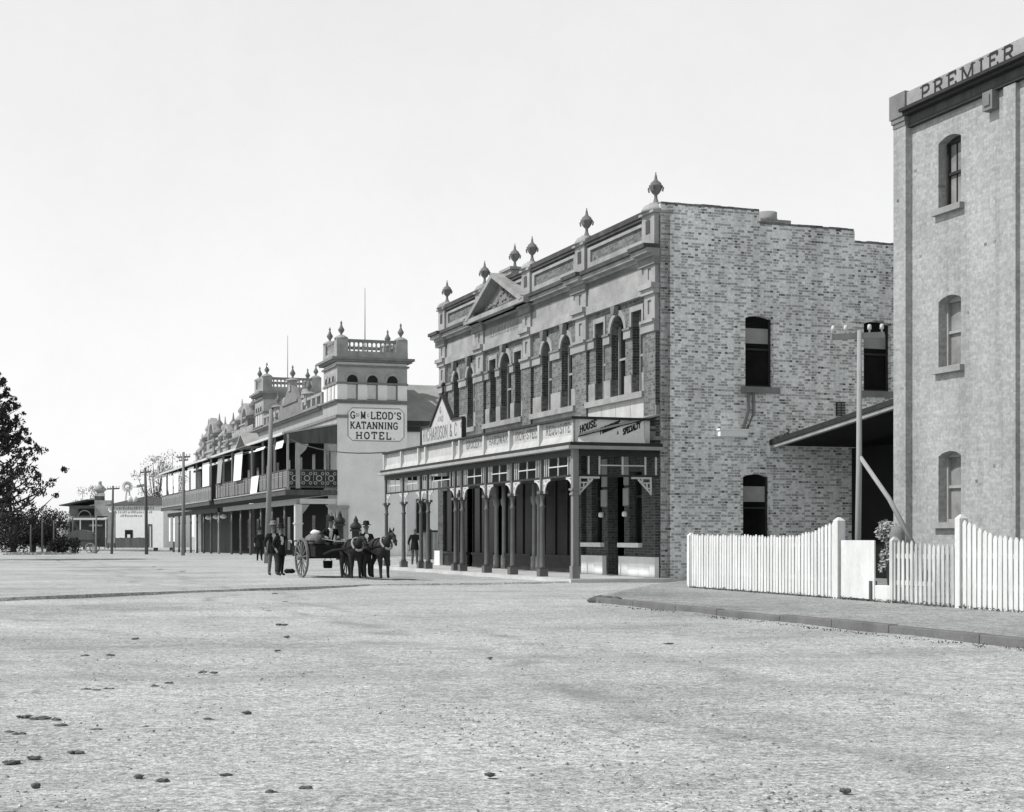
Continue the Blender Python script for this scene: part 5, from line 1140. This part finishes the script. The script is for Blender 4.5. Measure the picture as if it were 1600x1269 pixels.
def horse(label, x, y, rz, coat, seed, neck=0.0, turn=0.0, sc=1.0, harness=True):
    t = tag(empty("horse", (x, y, 0), rz), label, "horse")
    n = {'rump': (-.66, 0, 1.22, (.22, .24)), 'loin': (-.3, 0, 1.2, (.25, .26)), 'mid': (.05, 0, 1.14, (.27, .3)), 'shoulder': (.42, 0, 1.17, (.23, .3)), 'chest': (.62, 0, 1.2, (.18, .22)),
         'neck0': (.74, turn * .05, 1.36 + neck * .2, (.12, .19)), 'neck1': (.92, turn * .14, 1.56 + neck * .5, (.09, .14)), 'poll': (1.08, turn * .24, 1.74 + neck, (.085, .1)), 'face': (1.24, turn * .36, 1.56 + neck, (.075, .095)), 'muzzle': (1.36, turn * .46, 1.36 + neck, (.052, .06)), 'lip': (1.385, turn * .48, 1.29 + neck, (.042, .045)),
         'tail0': (-.86, 0, 1.2, .05), 'tail1': (-.95, 0, .95, .07), 'tail2': (-.95, 0, .55, .03)}
    e = [('rump', 'loin'), ('loin', 'mid'), ('mid', 'shoulder'), ('shoulder', 'chest'), ('chest', 'neck0'), ('neck0', 'neck1'), ('neck1', 'poll'), ('poll', 'face'), ('face', 'muzzle'), ('muzzle', 'lip'), ('rump', 'tail0'), ('tail0', 'tail1'), ('tail1', 'tail2')]
    rr = random.Random(seed)
    for i, s in enumerate((-1, 1)):
        o = rr.uniform(-.08, .08)
        n[f'th{i}'] = (-.6, s * .15, .98, .15); n[f'st{i}'] = (-.5 + o * .5, s * .16, .82, .115); n[f'hk{i}'] = (-.74 + o, s * .15, .5, .075); n[f'hf{i}'] = (-.7 + o, s * .15, .17, .055); n[f'hh{i}'] = (-.65 + o, s * .15, .045, .058)
        e += [('rump', f'th{i}'), (f'th{i}', f'st{i}'), (f'st{i}', f'hk{i}'), (f'hk{i}', f'hf{i}'), (f'hf{i}', f'hh{i}')]
        o = rr.uniform(-.07, .07)
        n[f'el{i}'] = (.45, s * .15, .88, .13); n[f'kn{i}'] = (.5 + o * .6, s * .15, .5, .07); n[f'ff{i}'] = (.49 + o, s * .15, .17, .052); n[f'fh{i}'] = (.54 + o, s * .15, .045, .056)
        e += [('shoulder', f'el{i}'), (f'el{i}', f'kn{i}'), (f'kn{i}', f'ff{i}'), (f'ff{i}', f'fh{i}')]
    me = skin_mesh(n, e, 'mid', 2)
    P = Vector(n['poll'][:3]); N0, N1 = Vector(n['neck0'][:3]), Vector(n['neck1'][:3])
    def bits(mb):
        for s in (-1, 1): mb.tube([P + Vector((-.02, s * .06, .06)), P + Vector((.0, s * .075, .14)), P + Vector((.015, s * .07, .21))], [.035, .032, .006], 6)
        for q in range(9):
            a = N0.lerp(N1, q / 8) if q < 5 else N1.lerp(P, (q - 4) / 4)
            mb.tube([a + Vector((-.12, 0, .1)), a + Vector((-.12, .07, .0)), a + Vector((-.1, .1, -.13))], [.05, .04, .012], 5)
    add_bits(me, bits); mats_by(me, [coat], lambda c: 0)
    o = bpy.data.objects.new("body", me); COL.objects.link(o); o.parent = t; o.scale = (sc,) * 3
    hn = MB(); c = N0.lerp(Vector(n['chest'][:3]), .35)
    if harness:
        d = (N1 - N0).normalized(); a = Vector((0, 1, 0)); b = d.cross(a); m = 20
        ring = [c + a * (.2 * math.cos(2 * math.pi * k / m)) + b * (.29 * math.sin(2 * math.pi * k / m)) for k in range(m + 1)]; hn.tube(ring, .04, 8)
        col_ = hn.build("collar", 'strap', t); col_.scale = (sc,) * 3
        hn = MB()
        for xx, rz_, ry_ in ((.12, .315, .29), (-.42, .28, .27)): hn.tube([(xx, ry_ * math.cos(2 * math.pi * k / m), 1.15 + rz_ * math.sin(2 * math.pi * k / m)) for k in range(m + 1)], .022, 5)
        for s in (-1, 1): hn.tube([(.62, s * .22, 1.2), (.1, s * .3, 1.12), (-.7, s * .28, 1.05)], .02, 5)
        q = hn.build("harness", 'coat', t); q.scale = (sc,) * 3
    hb = MB(); A, B = Vector(n['face'][:3]), Vector(n['muzzle'][:3])
    for p, r in ((A.lerp(B, .55), .083), (A.lerp(P, .35), .108)):
        d = (B - A).normalized(); a = d.orthogonal().normalized(); b = d.cross(a); hb.tube([p + (a * math.cos(2 * math.pi * k / 14) + b * math.sin(2 * math.pi * k / 14)) * r for k in range(15)], .012, 5)
    q = hb.build("bridle", 'coat', t); q.scale = (sc,) * 3
    return t
hx, hy = C2W(2.7, -.02); horse("dark harnessed horse standing between the shafts of the cart", hx, hy, CA - .06, 'horse', 3, -.2, .35, .88)
hx2, hy2 = C2W(3.1, .72); horse("dark horse standing beside the shaft horse with a pale strap on its shoulder", hx2, hy2, CA + .08, 'horse_b', 8, -.1, .1, .9)
mb = MB(); mb.tube([(*C2W(.5, -.25), 1.3), (*C2W(1.8, -.24), 1.22), (*C2W(3.25, -.1), 1.22)], .012, 5); mb.tube([(*C2W(.5, .25), 1.3), (*C2W(1.8, .26), 1.22), (*C2W(3.25, .15), 1.22)], .012, 5)
tag(mb.build("rein", 'strap'), "thin pale reins running from the driver to the shaft horse", "reins")
m1 = W(426.5, 55.0); person("man in pale felt hat, dark jacket and grey trousers standing left of the cart wheel", m1, .55, 1.76, 'coat', 'trousers', 'hat', foot=(.06, -.05))
m2 = W(438.5, 54.6); r2 = .75; ht = Vector((w1.x + .02, w1.y + .1, 1.3)) - Vector(m2); ht.rotate(Matrix.Rotation(-r2, 3, 'Z')); ht = ht.normalized() * .55
k_ = Vector((.2, 0, 1.38)); a_ = Vector((ht.x, ht.y, -.12)).normalized() * .52
person("man in dark hat and suit stretching an arm to the cart wheel", m2, r2, 1.66, 'coat', 'coat', 'coat', [(-.25, -.12, .9), tuple(k_ + a_)], foot=(-.05, .07))
dv = C2W(.5, -.02); person("driver in dark coat and white shirt bending forward on the cart seat", (dv[0], dv[1], .62), CA + math.pi / 2, 1.68, 'coat', 'coat', 'coat', [(-.2, -.42, .72), (.2, -.42, .72)], .3, True)
bh = C2W(1.5, 1.0); person("man in dark hat half hidden behind the two horses", (W(572, 53)[0], 53.0, 0), .3, 1.74, 'coat', 'coat', 'coat')
dp = W(405.5, 88); person("dark figure standing by the kerb in front of the hotel posts", dp, .3, 1.74, 'coat', 'coat', 'coat', shirt=False)
vp_ = W(648, 72.5, .12); person("bareheaded man in dark jacket standing at the far end of the store verandah", (vp_[0], vp_[1], 0.0), .2, 1.72, 'coat', 'trousers', None, shirt=False)
mb = MB(); mb.blob((0, 0, 0), (.2, .15, .09), 4, 2, 1, .25); tag(mb.build("dropped_bag", 'coat', None, W(452, 58.5, .08)), "small dark bag lying on the road left of the cart wheel", "bag")

# ------------------------------------------------------------------ far buildings
def bld(name, px0, px1, Y, label, cat, rz=0.0):
    x0, x1 = W(px0, Y)[0], W(px1, Y)[0]
    return tag(empty(name, (x0, Y, 0), rz), label, cat), x1 - x0
def zz(py, Y): return H + (HY - py) / F * Y - fall(Y)
hall, w = bld("white_hall", 169, 262, 192, "low white hall with faded lettering and dark roof at the street's end", "hall", -.3)
w /= .96; hallw = MB(); hallw.box(0, w, 0, 7, 0, zz(795, 192))
mb = MB(); mb.hexa([(-.2, -.3, zz(796, 192)), (w + .2, -.3, zz(796, 192)), (w + .2, 9, zz(780, 192)), (-.2, 9, zz(780, 192))], [(-.2, -.3, zz(795, 192)), (w + .2, -.3, zz(795, 192)), (w + .2, 9, zz(780, 192) + .1), (-.2, 9, zz(780, 192) + .1)]); mb.build("roof", 'coping', hall)
rr = random.Random(2); hallw.mi = 1
for z, x0, x1, h in ((zz(800, 192), .6, 6.2, .4), (zz(806, 192), .5, 6.0, .33), (zz(811.5, 192), 1.7, 4.6, .33)):
    x = x0
    while x < x1:
        g = rr.uniform(.1, .26); hallw.box(x, x + g, -.012, -.004, z - h / 2, z + h / 2 * rr.uniform(.2, 1)); x += g + rr.uniform(.04, .16)
hallw.build("wall", ['white', 'render'], hall)
mb = MB(); mb.box(2.35, 3.4, -.06, -.01, zz(847, 192), zz(834, 192)); wn_ = mb.build("window", 'glass', hall)
mb = MB(); mb.box(2.7, 3.1, -.09, -.06, zz(846, 192), zz(841, 192)); mb.build("sash", 'white', wn_)
dx = W(240, 192)[0] - W(169, 192)[0]; mb = MB(); mb.box(dx, dx + .1, -.08, -.01, 0, zz(827, 192)); mb.box(dx + .38, dx + .48, -.08, -.01, 0, zz(827, 192)); mb.box(dx, dx + .48, -.08, -.01, zz(827, 192), zz(825, 192)); mb.build("door_frame", 'wood_dk', hall)
for k, pxx in enumerate((185, 194)):
    mb = MB(); xx = W(pxx, 192)[0] - W(169, 192)[0]; mb.lathe(xx, 3.0, [(.28, 0), (.3, .7), (.1, .95)], 10, zz(792, 192)); mb.build("roof_vent", 'white', hall)
hf, w = bld("board_fence", 165, 241, 189, "dark close boarded fence along the foot of the white hall", "fence", -.3)
mb = MB()
for k in range(int(w / .2)): mb.box(k * .2, k * .2 + .185, 0, .03, 0, zz(846, 189) + rnd.uniform(-.04, .03))
mb.build("boards", 'pole_dk', hf)
for k in range(3): mb = MB(); mb.box(k * 1.5 + .3, k * 1.5 + .42, .03, .13, 0, zz(846.5, 189)); mb.build("post", 'pole_dk', hf)
shop, w = bld("verandah_shop", 97, 168, 200, "old shop with curved verandah roof and chimney far down the street", "shop")
mb = MB(); mb.box(.2, w, 2.5, 12, 0, zz(795, 200)); mb.build("wall", 'render_dk', shop)
mb = MB(); mb.hexa([(-.4, 0, zz(796, 200)), (w * .55, 0, zz(787, 200)), (w * .55, 10, zz(787, 200)), (-.4, 10, zz(796, 200))], [(-.4, 0, zz(794.5, 200)), (w * .55, 0, zz(785.5, 200)), (w * .55, 10, zz(785.5, 200)), (-.4, 10, zz(794.5, 200))]); mb.build("roof", 'coping', shop)
mb = MB(); mb.arch_band(w * .4, zz(813, 200), .75, .9, 2.0, 2.48, 12); mb.build("arch", 'render', shop)
mb = MB(); mb.box(w * .62, w * .8, 2.0, 3, zz(800, 200), zz(780, 200)); mb.build("chimney", 'wood_dk', shop)
mb = MB(); mb.box(w * .66, w + .1, 1.2, 2.49, zz(812, 200), zz(787, 200)); mb.build("sign_gable", 'render', shop)
mb = MB(); mb.box(w * .25, w * .6, 2.3, 2.49, zz(810, 200), zz(800, 200)); mb.build("window", 'glass', shop)
mb = MB(); mb.hexa([(.5, 0, zz(818, 200)), (w - .2, 0, zz(818, 200)), (w - .2, 2.48, zz(813, 200)), (.5, 2.48, zz(813, 200))], [(.5, 0, zz(816, 200)), (w - .2, 0, zz(816, 200)), (w - .2, 2.48, zz(812, 200)), (.5, 2.48, zz(812, 200))]); mb.build("verandah_roof", 'cream', shop)
for k in range(4): mb = MB(); mb.box(.6 + k * (w - .9) / 3, .72 + k * (w - .9) / 3, .05, .17, 0, zz(818, 200)); mb.build("post", 'cream', shop)
mb = MB(); mb.box(.25, w - .05, 2.3, 2.49, .05, zz(820, 200)); mb.build("shade_front", 'wood_dk', shop)
mb = MB(); mb.box(w * .55, w * .8, 1.0, 2.0, zz(828, 200), zz(825, 200)); mb.build("awning", 'render', shop)
sh, w = bld("small_shed", 77, 97, 199, "small plain white shed left of the verandah shop", "shed")
mb = MB(); mb.box(0, w, 0, 4, 0, zz(822, 199)); mb.build("wall", 'white', sh)
mb = MB(); mb.box(-.15, w + .15, -.2, 4.2, zz(822, 199), zz(820, 199)); mb.build("roof", 'roof', sh)
wm = tag(empty("windmill", W(200, 230)), "pale windmill with small round fan and tail vane above the white hall", "windmill")
hz = zz(761, 230); mb = MB()
for a, b in ((-1, -1), (1, -1), (1, 1), (-1, 1)): mb.tube([(a * 1.1, b * 1.1, 0), (a * .12, b * .12, hz)], .05, 5)
for q in (.3, .55, .78):
    r = 1.1 + (.12 - 1.1) * q
    for a, b in (((-r, -r), (r, -r)), ((r, -r), (r, r)), ((r, r), (-r, r)), ((-r, r), (-r, -r))): mb.tube([(*a, hz * q), (*b, hz * q)], .03, 4)
mb.build("tower", 'metal', wm)
mb = MB()
for k in range(18):
    t = 2 * math.pi * k / 18; c, s_ = math.cos(t), math.sin(t); mb.hexa([(c * .3 - s_ * .07, -.5, hz + s_ * .3 + c * .07), (c * .8 - s_ * .09, -.5, hz + s_ * .8 + c * .09), (c * .8 + s_ * .09, -.42, hz + s_ * .8 - c * .09), (c * .3 + s_ * .07, -.42, hz + s_ * .3 - c * .07)], [(c * .3 - s_ * .07, -.48, hz + s_ * .3 + c * .07), (c * .8 - s_ * .09, -.48, hz + s_ * .8 + c * .09), (c * .8 + s_ * .09, -.40, hz + s_ * .8 - c * .09), (c * .3 + s_ * .07, -.40, hz + s_ * .3 - c * .07)])
mb.build("fan", 'board', wm)
mb = MB(); mb.tube([(0, -.5, hz), (.8, .5, hz), (1.6, 1.0, hz + .1)], .05, 5); mb.hexa([(1.1, .7, hz - .1), (2.3, 1.4, hz + .1), (2.3, 1.4, hz + .55), (1.1, .7, hz + .3)], [(1.1, .73, hz - .1), (2.3, 1.43, hz + .1), (2.3, 1.43, hz + .55), (1.1, .73, hz + .3)]); mb.build("tail_vane", 'metal', wm)
wt = tag(empty("water_tank", W(156.5, 230)), "round roofed lookout tank on a pale stand behind the verandah shop", "water tank")
z = zz(764, 230); mb = MB(); mb.lathe(0, 0, [(.45, -.6), (.95, -.15), (1.0, -.1), (.45, .45), (.3, .55), (.3, .7)], 10, z); mb.blob((0, 0, z + .9), (.28, .28, .28), 3, 1, 1, .05); mb.build("tank", 'trim', wt)
mb = MB()
for a, b in ((-.9, -.9), (.9, -.9), (.9, .9), (-.9, .9)): mb.tube([(a, b, 0), (a * .45, b * .45, z - .55)], .12, 6)
mb.box(-.55, .55, -.55, .55, z - 2.2, z - .62); mb.build("stand", 'cream', wt)

rs, w = bld("row_shop", 20, 74, 222, "long low far shop with a dark roof glimpsed under the conifer", "shop")
mb = MB(); mb.box(0, w, 1.5, 8, 0, zz(834, 222)); mb.build("wall", 'trim', rs)
mb = MB(); mb.hexa([(-.3, -.4, zz(836, 222)), (w + .3, -.4, zz(836, 222)), (w + .3, 5, zz(824, 222)), (-.3, 5, zz(824, 222))], [(-.3, -.4, zz(834.5, 222)), (w + .3, -.4, zz(834.5, 222)), (w + .3, 5, zz(823, 222)), (-.3, 5, zz(823, 222))]); mb.build("roof", 'coping', rs)
for k in range(5): mb = MB(); mb.box(.1 + k * (w - .3) / 4, .22 + k * (w - .3) / 4, -.3, -.18, 0, zz(836, 222)); mb.build("post", 'cream', rs)
hd_, w = bld("hoarding", 168, 180, 176, "narrow grey hoarding beside the small crossarmed pole", "hoarding")
mb = MB(); mb.box(0, w, 0, .08, .6, zz(806, 176)); mb.build("panel", 'render', hd_)
for k in (0, 1): mb = MB(); mb.box(k * (w - .1), k * (w - .1) + .1, .08, .18, 0, zz(804, 176)); mb.build("post", 'wood_dk', hd_)
wg = tag(empty("wagon", W(128, 150)), "dark covered wagon parked far off before the verandah shop", "wagon")
mb = MB(); mb.box(-1.5, 1.5, -.7, .7, .7, 1.3); mb.build("body", 'wood_dk', wg)
mb = MB(); mb.prism([(-1.5 + .01, 1.3)] + [(1.5 * math.cos(math.pi * k / 10) * .98, 1.3 + .95 * math.sin(math.pi * k / 10)) for k in range(10, -1, -1)], -.75, .75); mb.build("canopy", 'pole_dk', wg)
for x in (-1.0, 1.0):
    for y in (-.8, .8):
        mb = MB(); mb.arch_band(x, .5, .42, .5, y - .04, y + .04, 16, 0, 2 * math.pi)
        for q in range(4): mb.tube([(x + .44 * math.cos(q * .785), y, .5 + .44 * math.sin(q * .785)), (x - .44 * math.cos(q * .785), y, .5 - .44 * math.sin(q * .785))], .02, 5)
        mb.build("wheel", 'trim', wg)

# ------------------------------------------------------------------ trees
def conifer(name, label, loc, h, reach, seed, mat='leaf'):
    rr = random.Random(seed); t = tag(empty(name, loc), label, "tree"); mb = MB(); clumps = []
    mb.tube([(0, 0, -.2), (.1, 0, h * .5), (0, 0, h)], [.32, .2, .04], 9)
    z = 1.9
    while z < h - .4:
        q = 1 - (z / h); L0 = reach * (q ** .9) * (1.15 if z > 1.8 else .8)
        nb = 6
        for k in range(nb):
            a = 2 * math.pi * (k + rr.random()) / nb; L = L0 * rr.uniform(.6, 1.03); c, s_ = math.cos(a), math.sin(a); up = .28 + .3 * rr.random()
            pts = [(c * L * f, s_ * L * f, z + L * up * (f ** 2.2) + .02) for f in (0, .35, .7, 1)]
            mb.tube(pts, [.09 * q + .02, .06 * q + .02, .04 * q + .015, .012], 5)
            for f in (.3, .48, .64, .8, .94, 1.06):
                if rr.random() < .22: continue
                r = (.2 + .2 * (1 - abs(f - .6))) * (.5 + .6 * q) * rr.uniform(.6, 1.3)
                clumps.append(((c * L * f + rr.uniform(-.2, .2), s_ * L * f + rr.uniform(-.2, .2), z + L * up * (f ** 2.2) + rr.uniform(0, .25)), (r * 1.2, r * 1.2, r * .75), int(60 * r + 10)))
                if rr.random() < .5: clumps.append(((c * L * f, s_ * L * f, z + L * up * (f ** 2.2) + r * 1.1), (r * .4, r * .4, r * .9), 22))
        z += rr.uniform(.45, .7)
    clumps.append(((0, 0, h), (.18, .18, .6), 50)); mb.build("trunk", 'bark', t)
    leaf_object("crown", clumps, mat, t, .11, seed); return t
conifer("conifer_tree", "big dark conifer with upswept ragged branches at the left edge of the street", W(-16, 92), 11.6, 4.7, 5)
def gum(name, label, loc, h, w, seed, mat='leaf_far', n=26, dens=46, size=.22, low=.45):
    rr = random.Random(seed); t = tag(empty(name, loc), label, "tree"); mb = MB(); cl = []
    mb.tube([(0, 0, -.3), (.15, 0, h * .35), (.05, .1, h * .7)], [w * .06, w * .045, w * .02], 7)
    for k in range(n):
        a = rr.uniform(0, 2 * math.pi); r = w * .5 * math.sqrt(rr.random()); z = h * rr.uniform(low, 1.0); r *= math.sqrt(max(.1, 1 - ((z / h - .68) / .42) ** 2))
        p = (r * math.cos(a), r * math.sin(a), z); mb.tube([(.1, 0, h * .33), (p[0] * .5, p[1] * .5, h * .3 + (z - h * .3) * .55), p], [w * .02, w * .014, w * .005], 5)
        s_ = w * rr.uniform(.13, .26); cl.append((p, (s_, s_, s_ * .8), dens))
    mb.build("trunk", 'bark', t); leaf_object("crown", cl, mat, t, size, seed); return t
for px, Y, top, w, lab, mat, n in (
    (132, 215, 760, 4.2, "pale sparse gum tree behind the verandah shop roof", 'leaf_far', 16),
    (243, 200, 716, 5.0, "tall thin gum tree just left of the far balcony", 'leaf_far', 16),
    (268, 205, 700, 5.0, "thin gum tree showing over the far balcony roof", 'leaf_far', 12),
    (75, 175, 800, 4.6, "dark bushy tree behind the small white shed", 'leaf', 26),
    (52, 172, 806, 4.6, "dark bushy tree right beneath the conifer's boughs", 'leaf', 26),
    (20, 170, 800, 6.0, "wide dark tree behind the conifer's trunk", 'leaf', 30),
    (-12, 175, 795, 6.0, "dark tree at the far left edge behind the conifer", 'leaf', 30)):
    gum("bushy_tree" if mat == 'leaf' else "gum_tree", lab, W(px, Y), zz(top, Y), w, int(px) + 40, mat, n, 110 if mat == 'leaf' else 70, .13, .15 if mat == 'leaf' else .5)
bs = tag(empty("rounded_bush", W(101, 140)), "rounded grey bush in front of the verandah shop", "bush")
leaf_object("foliage", [((rnd.uniform(-1.1, 1.1), rnd.uniform(-.6, .6), rnd.uniform(.3, 1.3)), (.6, .6, .5), 130) for _ in range(14)], 'leaf', bs, .12, 9)
mb = MB()
for k in range(5): mb.tube([(0, 0, 0), (rnd.uniform(-.8, .8), rnd.uniform(-.3, .3), 1.2)], .04, 5)
mb.build("stems", 'bark', bs)
tg = leaf_object("dry_grass", [((W(px, 128)[0] + rnd.uniform(-.8, .8), 128 + rnd.uniform(-3, 3), fall(128) + .05), (1.0, 1.0, .06 + .12 * math.exp(-((px - 50) / 16) ** 2)), 120) for px in range(24, 78, 4)], 'sand', None, .09, 12, 2.0); tag(tg, kind='stuff')

# ------------------------------------------------------------------ clods on the road
spots = [(65, 1124, 1.6), (40, 1122, 1.0), (88, 1127, .6), (98, 1136, .8), (152, 1143, 1.0), (30, 1150, .8), (15, 1147, .6), (122, 1178, 1.0), (52, 1187, .7), (20, 1194, 1.2), (108, 1076, .7), (133, 1080, 1.0), (168, 1079, 1.0), (150, 1081, .5), (131, 1026, .8), (173, 1025, .8), (212, 999, .7), (440, 977, .8), (448, 996, .5), (433, 1018, .45), (420, 956, .6), (316, 1052, .5), (334, 1053, .5), (266, 1069, .4), (243, 1074, .4), (254, 1223, .8), (217, 1216, .4), (55, 1231, .5), (353, 1214, .5), (478, 1235, .7), (425, 1242, .8), (766, 1214, .4), (1043, 1007, .6), (1321, 1239, .7), (766, 1030, .4), (387, 1116, .5), (326, 1127, .5), (228, 1139, .7), (297, 1142, .35), (446, 941, .5), (250, 890, .6), (285, 893, .6), (240, 886, .5), (430, 928, .5), (90, 876, .7)]
for i, (px, py, s) in enumerate(spots):
    Y = H * F / (py - HY); mb = MB(); rr = random.Random(i)
    s *= .85; n = 6 + int(s * 15); sc = Y / F
    for k in range(n):
        mb.blob((rr.gauss(0, 4.5 * s) * sc, rr.gauss(0, 4 * s) * sc, rr.uniform(0, .01)), (rr.uniform(.008, .03) * (1 + s * .3), rr.uniform(.008, .028) * (1 + s * .3), rr.uniform(.004, .013)), i * 20 + k, 1, 1, .35)
    o = mb.build("horse_dung", 'dung', None, W(px, Y, .006)); tag(o, "dark clod of dung scattered on the pale sandy road", "dung", "clods of dung on the road")

# weeds and dry litter along the foot of the fences and the kerb
cl = []
for x in [-7.8 - .11 * k for k in range(180)]:
    p = S(x, fy(x) + rnd.uniform(.02, .1), .12); q = rnd.random()
    cl.append((p, (.07, .05, .02 + .05 * q * q), 9 if q < .75 else 22))
for k in range(70):
    x = -14 - k * .32; p = S(x + rnd.uniform(-.1, .1), 7.85 + (-x - 13.3) * .005 + rnd.uniform(0, .25), .01); cl.append((p, (.14, .1, .012), 10))
w_ = leaf_object("weeds", cl, 'bark', None, .022, 21, 1.0); tag(w_, kind='stuff')

# loose gravel on the road: one scatter of small stones, dense near the viewer
rr = random.Random(77); vs, fs, mi = [], [], []
for k in range(14000):
    Y = 7.4 + 24 * rr.random() ** 1.8; x = rr.uniform(-.36, .36) * Y
    if math.sin(x * 1.3 + Y * .7) + math.sin(x * .45 - Y * 1.1 + 2) + rr.uniform(-1.6, 1.6) < -.2: continue
    q = Vector((x - P0[0], Y - P0[1])); yl = -q.x * SR + q.y * CR
    if yl < 7.9 and -q.x * CR - q.y * SR > 11: continue
    r = .004 + .013 * rr.random() ** 3; i = len(vs); z = gz(x, Y); a = rr.uniform(0, 6.28); e = rr.uniform(.6, 1.4)
    for d in range(4): vs.append((x + r * e * math.cos(a + d * 1.57), Y + r * math.sin(a + d * 1.57) / e, z + r * .1))
    vs += [(x + r * .2, Y, z + r * rr.uniform(.5, 1.0))]
    fs += [(i, i + 1, i + 4), (i + 1, i + 2, i + 4), (i + 2, i + 3, i + 4), (i + 3, i, i + 4)]; mi += [0 if rr.random() < .6 else 1] * 4
me = bpy.data.meshes.new("gravel"); me.from_pydata(vs, [], fs); me.materials.append(M['kerb']); me.materials.append(M['cream'])
for p, m in zip(me.polygons, mi): p.material_index = m
o = bpy.data.objects.new("gravel", me); COL.objects.link(o); tag(o, kind='stuff')
